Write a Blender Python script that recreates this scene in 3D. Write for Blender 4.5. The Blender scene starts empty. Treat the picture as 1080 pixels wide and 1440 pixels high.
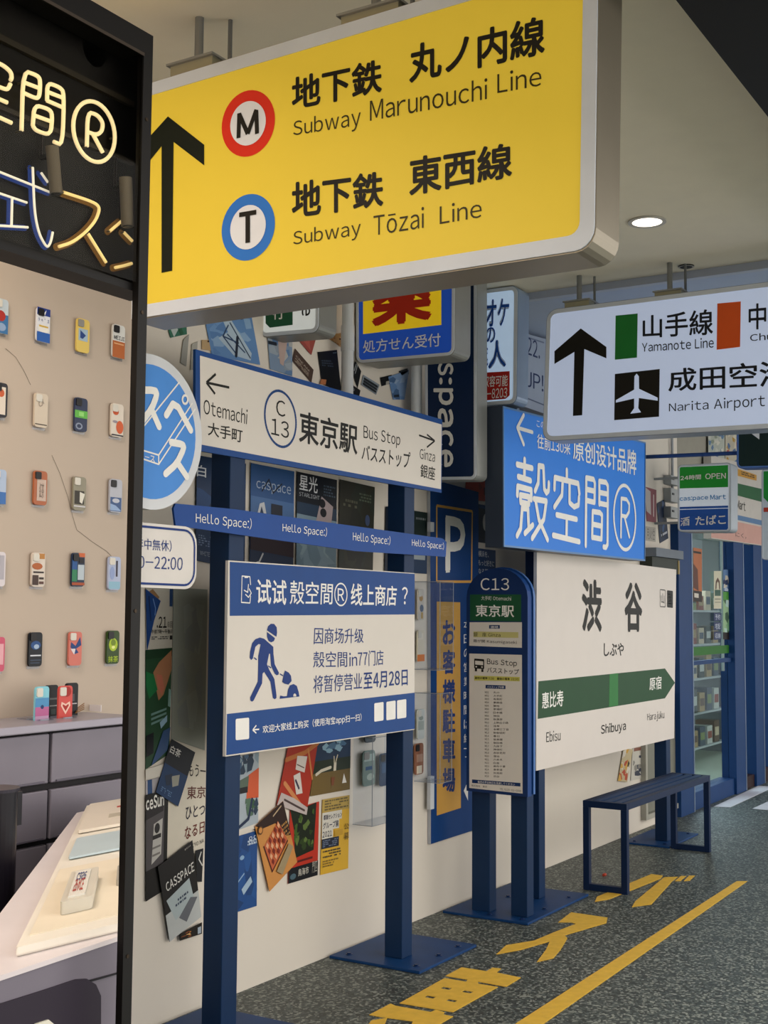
import bpy, math, random
from mathutils import Vector, Matrix
random.seed(7)
S = bpy.context.scene
COL = S.collection
# ---------------------------------------------------------------- camera
FP, YAW, PIT, ROL = 1783.16, 0.549915, 0.079306, 0.007346
CAM = Vector((0, 0, 1.45))
Fv = Vector((math.cos(YAW)*math.cos(PIT), math.sin(YAW)*math.cos(PIT), math.sin(PIT)))
R0 = Vector((math.sin(YAW), -math.cos(YAW), 0)); U0 = R0.cross(Fv)
Rv = math.cos(ROL)*R0 + math.sin(ROL)*U0
Uv = -math.sin(ROL)*R0 + math.cos(ROL)*U0
cd = bpy.data.cameras.new('camera'); cam = bpy.data.objects.new('camera', cd); COL.objects.link(cam)
cd.sensor_fit = 'HORIZONTAL'; cd.sensor_width = 36; cd.lens = FP/1080*36; cd.clip_start = .05
M = Matrix((Rv, Uv, -Fv)).transposed().to_4x4(); M.translation = CAM
cam.matrix_world = M; S.camera = cam
# ---------------------------------------------------------------- world, lights, exposure
W = bpy.data.worlds.new('world'); S.world = W; W.use_nodes = True
bg = W.node_tree.nodes['Background']; bg.inputs[0].default_value = (1, .955, .90, 1); bg.inputs[1].default_value = 0.85
def area(name, loc, rot, sx, sy, power, col):
    l = bpy.data.lights.new(name, 'AREA'); l.shape = 'RECTANGLE'; l.size = sx; l.size_y = sy
    l.energy = power; l.color = col
    o = bpy.data.objects.new(name, l); o.location = loc; o.rotation_euler = rot; COL.objects.link(o); return o
area('arcade_light', (3.9, -1.2, 2.7), (math.radians(-42), 0, 0), 4.6, .7, 150, (1, .92, .80))
area('arcade_light', (9.2, -1.0, 2.7), (math.radians(-42), 0, 0), 4.5, .7, 150, (1, .97, .93))
area('entrance_light', (-.8, .6, 2.6), (0, math.radians(-62), 0), 1.6, 1.4, 12, (1, .9, .76))
area('shop_light', (1.1, 1.85, 2.8), (math.radians(20), 0, 0), 1.0, .3, 9, (1, .88, .78))
area('mart_light', (13, 4.6, 2.8), (0, 0, 0), 5, 1.5, 90, (.85, .95, 1))
S.view_settings.view_transform = 'Standard'; S.view_settings.look = 'None'
S.view_settings.exposure = 1.42; S.view_settings.gamma = 1; S.view_settings.use_curve_mapping = False
# ---------------------------------------------------------------- projection onto real planes
def P(px, py, ax, v):
    d = Fv + Rv*((px-540)/FP) - Uv*((py-720)/FP)
    return CAM + d*((v-CAM[ax])/d[ax])
def PD(px, py, ax, v, w):                    # metres covered by w pixels there
    return w/FP*(P(px, py, ax, v)-CAM).dot(Fv)
# ---------------------------------------------------------------- materials
def lin(h):
    h = h.lstrip('#'); c = [int(h[i:i+2], 16)/255 for i in (0, 2, 4)]
    return [x/12.92 if x <= .04045 else ((x+.055)/1.055)**2.4 for x in c]
_m = {}
def mat(h, rough=.55, metal=0., emit=0., var=.06, scale=9., bump=0.):
    k = (h, rough, metal, emit, var, scale, bump)
    if k in _m: return _m[k]
    m = bpy.data.materials.new('m_'+h.strip('#')); m.use_nodes = True; nt = m.node_tree
    b = nt.nodes['Principled BSDF']; c = lin(h)
    b.inputs['Specular IOR Level'].default_value = .22; b.inputs['Roughness'].default_value = rough; b.inputs['Metallic'].default_value = metal
    tc = nt.nodes.new('ShaderNodeTexCoord'); nz = nt.nodes.new('ShaderNodeTexNoise'); nz.inputs['Scale'].default_value = scale
    nz.inputs['Detail'].default_value = 5
    nt.links.new(tc.outputs['Object'], nz.inputs['Vector'])
    mx = nt.nodes.new('ShaderNodeMix'); mx.data_type = 'RGBA'
    mx.inputs[6].default_value = [min(1, x*(1-var*1.6)) for x in c]+[1]; mx.inputs[7].default_value = [min(1, x*(1+var*1.6)) for x in c]+[1]
    nt.links.new(nz.outputs[0], mx.inputs[0]); nt.links.new(mx.outputs[2], b.inputs['Base Color'])
    if bump:
        bp = nt.nodes.new('ShaderNodeBump'); bp.inputs['Strength'].default_value = bump; bp.inputs['Distance'].default_value = .003
        n2 = nt.nodes.new('ShaderNodeTexNoise'); n2.inputs['Scale'].default_value = 160
        nt.links.new(tc.outputs['Object'], n2.inputs['Vector']); nt.links.new(n2.outputs[0], bp.inputs['Height']); nt.links.new(bp.outputs[0], b.inputs['Normal'])
    if emit:
        b.inputs['Emission Color'].default_value = c+[1]; b.inputs['Emission Strength'].default_value = emit
    _m[k] = m; return m
def glassmat(name, tint, fac=.12, rough=.03):
    if name in _m: return _m[name]
    m = bpy.data.materials.new(name); m.use_nodes = True; nt = m.node_tree; nt.nodes.clear()
    o = nt.nodes.new('ShaderNodeOutputMaterial'); t = nt.nodes.new('ShaderNodeBsdfTransparent'); g = nt.nodes.new('ShaderNodeBsdfGlossy')
    t.inputs[0].default_value = tint; g.inputs['Roughness'].default_value = rough
    f = nt.nodes.new('ShaderNodeLayerWeight'); pw = nt.nodes.new('ShaderNodeMath'); pw.operation = 'POWER'; pw.inputs[1].default_value = 5
    a = nt.nodes.new('ShaderNodeMath'); a.operation = 'MULTIPLY_ADD'; a.inputs[1].default_value = .6; a.inputs[2].default_value = fac/2
    nt.links.new(f.outputs['Facing'], pw.inputs[0])
    x = nt.nodes.new('ShaderNodeMixShader'); nt.links.new(pw.outputs[0], a.inputs[0]); nt.links.new(a.outputs[0], x.inputs[0])
    nt.links.new(t.outputs[0], x.inputs[1]); nt.links.new(g.outputs[0], x.inputs[2]); nt.links.new(x.outputs[0], o.inputs[0])
    _m[name] = m; return m
def stonefloor():
    m = bpy.data.materials.new('speckled_floor'); m.use_nodes = True; nt = m.node_tree; b = nt.nodes['Principled BSDF']
    tc = nt.nodes.new('ShaderNodeTexCoord')
    mp = nt.nodes.new('ShaderNodeMapping'); nt.links.new(tc.outputs['Object'], mp.inputs[0])
    n0 = nt.nodes.new('ShaderNodeTexNoise'); n0.inputs['Scale'].default_value = 30
    vm = nt.nodes.new('ShaderNodeVectorMath'); vm.operation = 'MULTIPLY_ADD'; vm.inputs[1].default_value = (.02, .02, .02)
    nt.links.new(mp.outputs[0], n0.inputs['Vector']); nt.links.new(n0.outputs[1], vm.inputs[0]); nt.links.new(mp.outputs[0], vm.inputs[2])
    v = nt.nodes.new('ShaderNodeTexVoronoi'); v.inputs['Scale'].default_value = 105; nt.links.new(vm.outputs[0], v.inputs['Vector'])
    sp = nt.nodes.new('ShaderNodeSeparateColor'); nt.links.new(v.outputs['Color'], sp.inputs[0])
    r = nt.nodes.new('ShaderNodeValToRGB'); e = r.color_ramp.elements
    e[0].position = 0; e[0].color = lin('343b39')+[1]; e[1].position = 1; e[1].color = lin('cfcfc2')+[1]
    for p, h in ((.38, '4a5350'), (.66, '666f6a'), (.82, '969c92')):
        q = e.new(p); q.color = lin(h)+[1]
    r.color_ramp.interpolation = 'CONSTANT'
    nt.links.new(sp.outputs[0], r.inputs[0])
    n = nt.nodes.new('ShaderNodeTexNoise'); n.inputs['Scale'].default_value = 1.3; nt.links.new(mp.outputs[0], n.inputs['Vector'])
    mx = nt.nodes.new('ShaderNodeMix'); mx.data_type = 'RGBA'; mx.blend_type = 'MULTIPLY'; mx.inputs[0].default_value = .35
    nt.links.new(r.outputs[0], mx.inputs[6]); nt.links.new(n.outputs[0], mx.inputs[7]); nt.links.new(mx.outputs[2], b.inputs['Base Color'])
    b.inputs['Roughness'].default_value = .5
    bp = nt.nodes.new('ShaderNodeBump'); bp.inputs['Strength'].default_value = .25; bp.inputs['Distance'].default_value = .002
    nt.links.new(sp.outputs[1], bp.inputs['Height']); nt.links.new(bp.outputs[0], b.inputs['Normal'])
    return m
# palette
WH = 'e4dfd4'; CW = 'd3dbe8'; NB = '16388a'; NV = '0d2348'; BK = '15120f'; BLUE = '1f4d9c'; SKY = '3f86da'
# ---------------------------------------------------------------- text
_t = {}
def raw_char(ch, res):
    k = ('raw', ch, res)
    if k in _t: return _t[k]
    c = bpy.data.curves.new('t', 'FONT'); c.size = 1; c.resolution_u = res
    c.body = chr(ord(ch)+0xFEE0) if 33 <= ord(ch) <= 126 else ch
    o = bpy.data.objects.new('t', c); COL.objects.link(o)
    dg = bpy.context.evaluated_depsgraph_get(); me = o.evaluated_get(dg).to_mesh()
    r = ([(v.co.x, v.co.y) for v in me.vertices], [tuple(p.vertices) for p in me.polygons])
    o.evaluated_get(dg).to_mesh_clear(); bpy.data.objects.remove(o); bpy.data.curves.remove(c)
    _t[k] = r; return r
def glyph(s, bold=0., res=3):
    k = (s, res)
    if k in _t: return _t[k]
    V = []; Fc = []; cur = 0.
    for ch in s:
        if ch in ' \u3000': cur += .32 if ch == ' ' else 1.; continue
        base = 'o' if ch == 'ō' else ch
        v, f = raw_char(base, res)
        if not v: cur += .5; continue
        asc = ord(base) < 127; b = len(V)
        if asc:
            x0 = min(p[0] for p in v); x1 = max(p[0] for p in v); dx = cur-x0+.06; cur += x1-x0+.12
        else: dx = cur; cur += 1.0
        V += [(x+dx, y) for x, y in v]; Fc += [tuple(b+i for i in q) for q in f]
        if ch == 'ō':
            b = len(V); y1 = max(p[1] for p in v); V += [(dx+x0+.08, y1+.09), (dx+x1-.08, y1+.09), (dx+x1-.08, y1+.15), (dx+x0+.08, y1+.15)]; Fc.append((b, b+1, b+2, b+3))
    if V:
        x0 = min(v[0] for v in V); x1 = max(v[0] for v in V); y0 = min(v[1] for v in V); y1 = max(v[1] for v in V)
        V = [((x-x0)/max(x1-x0, 1e-6), 1-(y-y0)/max(y1-y0, 1e-6)) for x, y in V]
    _t[k] = (V, Fc); return _t[k]
# ---------------------------------------------------------------- geometry builder
class G:
    def __init__(s): s.v = []; s.f = []; s.m = []; s.mats = []; s.n = 0
    def mi(s, m):
        if m not in s.mats: s.mats.append(m)
        return s.mats.index(m)
    def raw(s, V, Fc, m):
        b = len(s.v); i = s.mi(m); s.v += [tuple(v) for v in V]
        for f in Fc: s.f.append(tuple(b+k for k in f)); s.m.append(i)
    def poly(s, pts, m): s.raw(pts, [tuple(range(len(pts)))], m)
    def prism(s, pts, t, m, m2=None):        # pts: front outline, t: vector to the back
        n = len(pts); t = Vector(t); back = [Vector(p)+t for p in pts]
        s.raw(pts, [tuple(range(n))], m)
        s.raw(list(pts)+back, [tuple(reversed(range(n, 2*n)))]+[(i, i+n, (i+1) % n+n, (i+1) % n) for i in range(n)], m2 or m)
    def box(s, a, b, m):
        x0, y0, z0 = a; x1, y1, z1 = b
        V = [(x, y, z) for z in (z0, z1) for x, y in ((x0, y0), (x1, y0), (x1, y1), (x0, y1))]
        s.raw(V, [(3, 2, 1, 0), (4, 5, 6, 7), (0, 1, 5, 4), (1, 2, 6, 5), (2, 3, 7, 6), (3, 0, 4, 7)], m)
    def tube(s, path, r, m, n=8, closed=False):
        path = [Vector(p) for p in path]; N = len(path); rings = []
        up = None
        for i, p in enumerate(path):
            a = path[i-1] if (i > 0 or closed) else p; b = path[(i+1) % N] if (i < N-1 or closed) else p
            d = (b-a).normalized()
            if up is None: up = Vector((0, 1, 0)) if abs(d.y) < .9 else Vector((0, 0, 1))
            u = d.cross(up).normalized(); w = u.cross(d).normalized(); up = w
            rings.append([p+u*(r*math.cos(2*math.pi*k/n))+w*(r*math.sin(2*math.pi*k/n)) for k in range(n)])
        V = [v for q in rings for v in q]; Fc = []
        for i in range(N if closed else N-1):
            j = (i+1) % N
            for k in range(n): Fc.append((i*n+k, i*n+(k+1) % n, j*n+(k+1) % n, j*n+k))
        if not closed: Fc += [tuple(reversed(range(n))), tuple(range((N-1)*n, N*n))]
        s.raw(V, Fc, m)
    def build(s, name, parent=None, loc=None, smooth=False, bevel=0):
        me = bpy.data.meshes.new(name); L = Vector(loc) if loc is not None else Vector((0, 0, 0))
        off = Vector((0, 0, 0))
        if parent is not None and loc is None: off = parent.matrix_basis.translation if True else off
        me.from_pydata([tuple(Vector(v)-(L if parent is None else off)) for v in s.v], [], s.f)
        for m in s.mats: me.materials.append(m)
        me.polygons.foreach_set('material_index', s.m)
        if smooth: me.polygons.foreach_set('use_smooth', [True]*len(s.f))
        me.update()
        o = bpy.data.objects.new(name, me); COL.objects.link(o)
        if parent is not None:
            o.parent = parent
            if parent.parent is not None or parent.type == 'MESH': pass
        else: o.location = L
        if bevel:
            b = o.modifiers.new('bevel', 'BEVEL'); b.width = bevel; b.segments = 2; b.limit_method = 'ANGLE'
        return o
def wloc(o):                                  # world position of an unrotated chain
    v = Vector((0, 0, 0))
    while o is not None: v += o.location; o = o.parent
    return v
def build(g, name, parent=None, **k):
    if parent is None: return g.build(name, None, **k)
    w = wloc(parent); g.v = [tuple(Vector(v)-w) for v in g.v]
    me_parent = parent; o = G.build(g, name, None, **k); o.parent = me_parent; return o
def tag(o, label=None, cat=None, group=None, kind=None):
    if label: o['label'] = label
    if cat: o['category'] = cat
    if group: o['group'] = group
    if kind: o['kind'] = kind
    return o
def thing(name, loc, label, cat, group=None):
    o = bpy.data.objects.new(name, None); o.location = loc; o.empty_display_size = .1; COL.objects.link(o)
    return tag(o, label, cat, group)
def struct(g, name, parent=None, **k):
    o = build(g, name, parent, **k)
    if parent is None: o['kind'] = 'structure'
    return o
# a flat sheet seen in the photo: axis plane, everything on it given in photo pixels, lifted in layers
NRM = {0: Vector((-1, 0, 0)), 1: Vector((0, -1, 0)), 2: Vector((0, 0, 1))}
class Sheet:
    def __init__(s, ax, v, crop=None, lift=.0006): s.ax = ax; s.v = v; s.l = lift; s.c = crop
    def pt(s, x, y, k=0):
        if s.c: x, y = s.c[0]+x/s.c[2], s.c[1]+y/s.c[2]
        return P(x, y, s.ax, s.v)+NRM[s.ax]*(s.l*k)
    def pts(s, L, k=0): return [s.pt(x, y, k) for x, y in L]
    def w(s, x, y, n):
        if s.c: x, y = s.c[0]+x/s.c[2], s.c[1]+y/s.c[2]; n = n/s.c[2]
        return PD(x, y, s.ax, s.v, n)
def bil(q, u, v): return q[0]*((1-u)*(1-v))+q[1]*(u*(1-v))+q[2]*(u*v)+q[3]*((1-u)*v)
def text(g, q, s, m, bold=0., res=3, rot=0):
    if bold > 0:
        nrm = (q[1]-q[0]).cross(q[3]-q[0]).normalized(); nrm = -nrm if nrm.dot(q[0]-CAM) > 0 else nrm
        V, Fc = glyph(s, 0, res); n = max(1, len(s)); em = bold*1.25
        W1 = (q[1]-q[0]).length; H1 = (q[3]-q[0]).length; ex = em*H1/max(W1, 1e-6)*(W1/n/H1 if rot == 0 else 1); ey = em
        for i in range(7):
            a = i*math.pi/3; dx, dy = (0, 0) if i == 6 else (ex*math.cos(a), ey*math.sin(a))
            VV = [((x if rot == 0 else 1-y)*(1-2*ex)+ex+dx, (y if rot == 0 else x)*(1-2*ey)+ey+dy) for x, y in V]
            g.raw([bil(q, x, y)+nrm*(i*2.5e-5) for x, y in VV], Fc, m)
        return
    V, Fc = glyph(s, 0, res)
    if rot == 90: V = [(1-y, x) for x, y in V]      # turned clockwise
    g.raw([bil(q, x, y) for x, y in V], Fc, m)
def qt(sh, x0, y0, x1, y1, x2, y2, x3, y3, k=2): return sh.pts([(x0, y0), (x1, y1), (x2, y2), (x3, y3)], k)
_rc = [0]
def ribbon(g, pts, w, m, nrm, closed=False, caps=True):
    pts = [Vector(p) for p in pts]; N = len(pts)
    for i in range(N if closed else N-1):
        a, b = pts[i], pts[(i+1) % N]; d = (b-a)
        if d.length < 1e-6: continue
        d.normalize(); n = d.cross(nrm)*(w/2); _rc[0] = (_rc[0]+1) % 40; e = nrm*(_rc[0]*6e-6)
        g.raw([a+n+e, b+n+e, b-n+e, a-n+e], [(0, 1, 2, 3)], m)
    if caps:
        h = nrm.orthogonal().normalized(); k2 = nrm.cross(h)
        for p in pts:
            _rc[0] = (_rc[0]+1) % 40; e = nrm*(_rc[0]*6e-6)
            g.poly([p+e+h*(w/2*math.cos(a*math.pi/5))+k2*(w/2*math.sin(a*math.pi/5)) for a in range(10)], m)
def rquad(q, r, inset=0., n=5, corners=(1, 1, 1, 1)):
    tl, tr, br, bl = q; wu = (tr-tl).length; hv = (bl-tl).length
    iu = inset/wu; iv = inset/hv; ru = r/wu; rv = r/hv; out = []
    for (cu, cv, a0), on in zip(((iu+ru, iv+rv, 180), (1-iu-ru, iv+rv, 270), (1-iu-ru, 1-iv-rv, 0), (iu+ru, 1-iv-rv, 90)), corners):
        if on and r > 0:
            for k in range(n+1):
                a = math.radians(a0+90*k/n); out.append(bil(q, cu+ru*math.cos(a), cv+rv*math.sin(a)))
        else:
            out.append(bil(q, (iu if cu < .5 else 1-iu), (iv if cv < .5 else 1-iv)))
    return out
def lighted_box(name, label, sh, quad, thick, r, border, fm, face_m, cat='sign', loc=None, group=None, cn=(1, 1, 1, 1), side=None):
    """a sign housing with rounded corners, its face set in a rim"""
    q = sh.pts(quad, 0); nrm = NRM[sh.ax]
    t = thing(name, loc or (q[3]-nrm*thick/2), label, cat, group)
    g = G(); g.prism(rquad(q, r, 0, corners=cn), -nrm*thick, side or fm)
    build(g, 'housing', t)
    g = G(); a = [p+nrm*.004 for p in rquad(q, r, .003, corners=cn)]; b = [p+nrm*.004 for p in rquad(q, max(r*.6, .002), border, corners=cn)]
    n = len(a); g.raw(a+b, [(i, (i+1) % n, (i+1) % n+n, i+n) for i in range(n)], fm)
    g.raw(a+[p-nrm*.004 for p in a], [(i, i+n, (i+1) % n+n, (i+1) % n) for i in range(n)], fm)
    g.raw(b+[p-nrm*.003 for p in b], [(i, (i+1) % n, (i+1) % n+n, i+n) for i in range(n)], fm)
    build(g, 'rim', t)
    g = G(); g.poly([p-nrm*.003 for p in b], face_m); build(g, 'face', t)
    return t
# ================================================================ STRUCTURE
WALLY = 3.06; CEIL = 3.0
g = G(); g.box((-3, -3.5, -.12), (20, 7, 0), stonefloor()); struct(g, 'floor')
ceilm = mat('e2dac4', .9, var=.03, bump=.1)
g = G(); g.box((-3, .1, CEIL), (5.55, 7, CEIL+.15), ceilm); struct(g, 'ceiling')
g = G(); g.box((5.55, .1, CEIL-.015), (20, 7, CEIL+.15), mat('b4c2da', .8, var=.03)); struct(g, 'ceiling_2')  # cool light on the far ceiling is put into its bluish colour
g = G(); g.box((5.51, .1, CEIL-.035), (5.55, 7, CEIL), mat('b9c2d2', .5)); struct(g, 'trim_1')
g = G(); g.box((.4, .1, 2.75), (20, .835, CEIL), mat('0e0c0b', .5)); struct(g, 'trim_2')
wallm = mat('ddd5c8', .75, var=.03, scale=3, bump=.05)
wx0 = .5; wx1 = P(955, 900, 1, WALLY)[0]
g = G(); g.box((wx0, WALLY, 0), (wx1, WALLY+.06, CEIL), wallm); struct(g, 'wall_left')
YW = 2.575; wbx = P(193, 700, 1, YW).x
g = G(); g.box((-1, -3.4, 0), (-.9, 4, CEIL), mat('4a4038', .8)) if False else g.box((-2.9, -5, 0), (-2.8, 3.06, 3.6), mat('1c1815', .8)); struct(g, 'wall_light_block')  # unseen dark wall added to keep light off the left-facing sides
g = G(); g.box((0.5, YW, 0), (wbx, YW+.02, CEIL), mat('b9aa9b', .75, var=.03, scale=2.)); struct(g, 'wall_back')
g = G(); g.box((.4, 1.75, 0), (.5, 3.12, CEIL), mat('b8aa9c', .8)); struct(g, 'wall_side')
g = G(); g.box((19.8, 3.0, 0), (20, 7, CEIL), mat('9aa39f', .8)); struct(g, 'wall_end')
g = G(); g.box((9.1, 6.2, 0), (19.8, 6.3, CEIL), mat('b9c4c4', .7)); struct(g, 'wall_mart')
g = G(); g.box((9.2, 3.3, 0), (19.8, 6.2, .012), mat('a9b09a', .3)); struct(g, 'floor_2')
g = G(); g.box((19.0, -3, 0), (19.2, 3.0, CEIL), mat('b8c0c8', .8)); struct(g, 'wall_far')

# ---- left shop front: black frame, header with neon behind glass
black = mat('080605', .5, var=.12)
pxl, pxr = P(188, 700, 1, 1.3)[0], P(201, 700, 1, 1.3)[0]
ztop = P(209, 47, 1, 1.3)[2]; zb = P(187, 405, 1, 1.3)[2]
g = G(); g.box((pxl, 1.3, 0), (pxr, 1.312, ztop), black); post = struct(g, 'trim_3')
g = G()
for zz in (.25, .95, 1.45, 1.9, 2.2):
    c = Vector((pxl+.009, 1.299, zz)); g.prism([c+Vector((.003*math.cos(a*math.pi/4), 0, .003*math.sin(a*math.pi/4))) for a in range(8)], (0, .0015, 0), mat('3a3026', .4, .8))
struct(g, 'screw', post)
g = G(); g.box((.5, 1.3, ztop-.035), (pxl, 1.345, ztop), black); struct(g, 'trim_4')
g = G(); g.box((.5, 1.2985, ztop-.035-.005), (pxl, 1.2995, ztop-.035), mat('5b5148', .3, .8)); struct(g, 'trim_5')
YBK = 1.352; bkx = P(191, 300, 1, YBK).x
g = G(); g.box((.5, YBK, zb), (bkx, YBK+.008, ztop), mat('030303', .5)); struct(g, 'trim_6')
for nm, z in (('trim_7', ztop), ('trim_8', zb+.012)):
    g = G(); g.prism([Vector((.5, 1.312, z)), Vector((pxl, 1.312, z)), Vector((bkx, YBK, z)), Vector((.5, YBK, z))], (0, 0, -.012), black); struct(g, nm)
g = G(); g.prism([Vector((pxr-.004, 1.312, zb)), Vector((pxr-.004, 1.312, ztop)), Vector((bkx, YBK, ztop)), Vector((bkx, YBK, zb))], (.004, .001, 0), black); struct(g, 'trim_9')
g = G(); g.box((.5, 1.303, zb+.012), (pxl, 1.306, ztop-.04), glassmat('dark_glass', (.9, .88, .84, 1), .006)); struct(g, 'window_1')
# copper bolt on the post
tb = thing('pipe_end', (pxr, 1.33, ztop-.02), 'short copper pipe stub poking out of black frame top corner', 'pipe')
g = G(); g.tube([(pxr-.004, 1.325, ztop-.013), (pxr+.011, 1.325, ztop-.013)], .008, mat('a0623a', .35, .7), 12); build(g, 'stub', tb)
# reflections of a ceiling track built as solid bars, and spotlights inside the header
def pxbar(name, x0, y0, x1, y1, h, Y, m, label, cat):
    a = P(x0, y0, 1, Y); b = P(x1, y1, 1, Y); t = PD(x0, y0, 1, Y, h)
    g = G(); g.prism([a, b, b-Vector((0, 0, t)), a-Vector((0, 0, t))], (0, .008, 0), m); return tag(build(g, name), label, cat)
track_reflm = mat('2a261e', .5, var=.1)
pxbar('track_reflection', -10, 42, 189, 143, 9, 1.345, track_reflm, 'grey-brown track reflection built as a bar across header top above the white neon characters', 'rail')
pxbar('track_reflection', -10, 142, 189, 226, 7, 1.345, track_reflm, 'thin grey track reflection built as a bar carrying both cylinder spotlights behind neon', 'rail')
for (x, y0, y1, dx, lab) in ((76, 206, 272, 6, 'grey cylinder spotlight hanging before the blue-outlined neon character'), (178, 250, 318, 3, 'grey cylinder spotlight next to the black frame post')):
    a = P(x-dx/2, y0, 1, 1.326); b = P(x+dx/2, y1, 1, 1.326); r = PD(x, y0, 1, 1.326, 9)
    t = thing('spotlight', a, lab, 'spotlight', 'cylinder spotlights in the neon header')
    g = G(); g.tube([a, b], r, mat('6e675a', .45), 24); build(g, 'barrel', t, smooth=False)
    g = G(); g.tube([(a.x, 1.3475, a.z-.012), (a.x, 1.3475, a.z+.035)], r*.22, black, 8); g.box((a.x-.003, a.y+.004, a.z-.016), (a.x+.003, 1.3475, a.z-.010), black); build(g, 'mount', t)
    g = G(); d = (b-a).normalized(); g.tube([b, b+d*.002], r*.8, mat('1a1814', .3), 20); build(g, 'lens', t)
# round lamp plate seen inside the header
c = P(133, 72, 1, 1.352); g = G(); g.tube([c, c+Vector((0, .007, 0))], .024, mat('3b3226', .5), 24)
tag(build(g, 'lamp_plate'), 'dim brown round plate high inside the black header', 'plate')
# neon
def smooth_path(p, it=2):
    for _ in range(it):
        q = [p[0]]
        for i in range(len(p)-1):
            a, b = Vector(p[i]), Vector(p[i+1]); q += [tuple(a*.78+b*.22), tuple(a*.22+b*.78)]
        q.append(p[-1]); p = q
    return p
NE = Sheet(1, 1.340, (0, 60, 4.236))
def ell(cx, cy, rx, ry, tilt=0, n=36):
    o = []
    for k in range(n):
        a = 2*math.pi*k/n; x = rx*math.cos(a); y = ry*math.sin(a)+tilt*x; o.append((cx+x, cy+y))
    return o
warm = mat('ffe8b4', .6, emit=.27); warm2 = mat('ffdf94', .6, emit=.27); cool = mat('f0ecdc', .6, emit=.25); amber = mat('6a4a12', .3, emit=.16); cobalt = mat('0c2f78', .3, emit=.2)
def neon(label, strokes, m, r, halo=None, closed=()):
    t = thing('neon_character', NE.pt(*strokes[0][0]), label, 'neon sign', 'neon characters in the header')
    for i, s in enumerate(strokes):
        cl = i in closed
        p = NE.pts(s if cl else smooth_path(s), 0)
        g = G()
        g.tube(p, r, m, 8, closed=cl)
        build(g, 'neon_tube', t, smooth=True)
        if halo:
            g = G(); ribbon(g, [q+Vector((0, .006, 0)) for q in p], r*4.6, halo, NRM[1], closed=cl)  # flat emissive ribbon paints the glow around the tube
            build(g, 'neon_glow', t)
    g = G()
    for s in strokes[:2]:
        p = NE.pt(*s[0]); g.tube([p, (p.x, 1.351, p.z)], .0014, mat('55503f', .3), 6)
    build(g, 'wire', t)
neon('cream neon character cut off at the left picture edge', [[(-60, 100), (20, 135), (65, 175), (70, 210), (62, 225)], [(62, 245), (45, 282), (-10, 262)], [(-30, 325), (42, 357)], [(-60, 420), (68, 478)]], warm, .0030)
neon('cream neon gate-shaped character left of circled R', [[(128, 525), (138, 165), (222, 195), (240, 222), (235, 320), (215, 333), (142, 300)], [(138, 235), (236, 272)], [(280, 345), (282, 238), (355, 265), (382, 298), (372, 612), (320, 590)], [(280, 292), (378, 330)], [(280, 345), (378, 388)],
     [(195, 495), (205, 370), (290, 395), (312, 425), (302, 552), (215, 525), (195, 495)], [(200, 432), (306, 470)]], warm, .0030)
neon('cream neon circled letter R', [ell(560, 530, 124, 178, .28), [(517, 620), (522, 412), (580, 430), (614, 478), (606, 530), (575, 550), (522, 532)], [(555, 548), (612, 655)]], warm, .0031, closed=(0,))
neon('white neon character glowing with blue outline', [[(-40, 755), (300, 892)], [(195, 742), (205, 1010), (232, 1140), (280, 1225), (302, 1190), (314, 1128)], [(245, 775), (285, 832)], [(-40, 885), (160, 953)], [(72, 925), (68, 1095)], [(-40, 1088), (166, 1100)]], cool, .0018, cobalt)
neon('warm yellow neon katakana with amber outline', [[(380, 892), (560, 950), (596, 985), (570, 1060), (510, 1130), (430, 1190), (350, 1215)], [(525, 1138), (632, 1310)]], warm2, .0024, amber)
neon('short yellow neon strokes beside the black post', [[(655, 1122), (722, 1065)], [(738, 1130), (788, 1182)], [(685, 1340), (735, 1330), (785, 1315)]], warm2, .0024, amber)

# ================================================================ LEFT SHOP INTERIOR
# counter with drawers
steel = mat('77727c', .35, .15, var=.06); steel2 = mat('5e5a66', .35, .15)
cz = P(172, 1003, 1, YW-.13)[2]
cx1 = P(188, 1100, 1, YW-.2).x; cx0 = .8; fy = YW-.20
ct = thing('drawer_counter', (1.8, 2.4, 0), 'grey steel drawer counter below the phone case wall', 'counter')
g = G(); g.box((cx0, fy-.012, cz-.02), (cx1, YW-.001, cz), mat('9a96a2', .3, .15)); build(g, 'worktop', ct, bevel=.003)
g = G(); g.box((cx0, fy+.015, .0), (cx1, YW-.002, cz-.02), mat('1d1a1d', .6)); build(g, 'carcass', ct)
xs = [cx0+.01, P(-60, 1100, 1, fy)[0], P(70, 1100, 1, fy)[0], cx1]
zr = [(P(70, 1106, 1, fy)[2]+.008, cz-.026), (P(70, 1180, 1, fy)[2]+.0, P(70, 1106, 1, fy)[2]-.008), (.1, P(70, 1180, 1, fy)[2]-.012)]
for i in range(3):
    for z0, z1 in zr:
        g = G(); g.box((xs[i]+.005, fy, z0), (xs[i+1]-.005, fy+.014, z1), steel); d = build(g, 'drawer', ct, bevel=.003)
        g = G(); g.box((xs[i]+.02, fy-.004, z0+.003), (xs[i+1]-.02, fy, z0+.007), steel2); build(g, 'pull', d)
# low white ledge at the wall foot on top of the counter
g = G(); a = P(137, 1008, 1, YW-.03); g.box((a.x, YW-.045, cz), (cx1+.03, YW-.001, cz+.018), mat('d8d2d4', .5)); tag(build(g, 'wall_ledge'), 'long white ledge strip at rear of steel counter', 'ledge')
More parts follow.
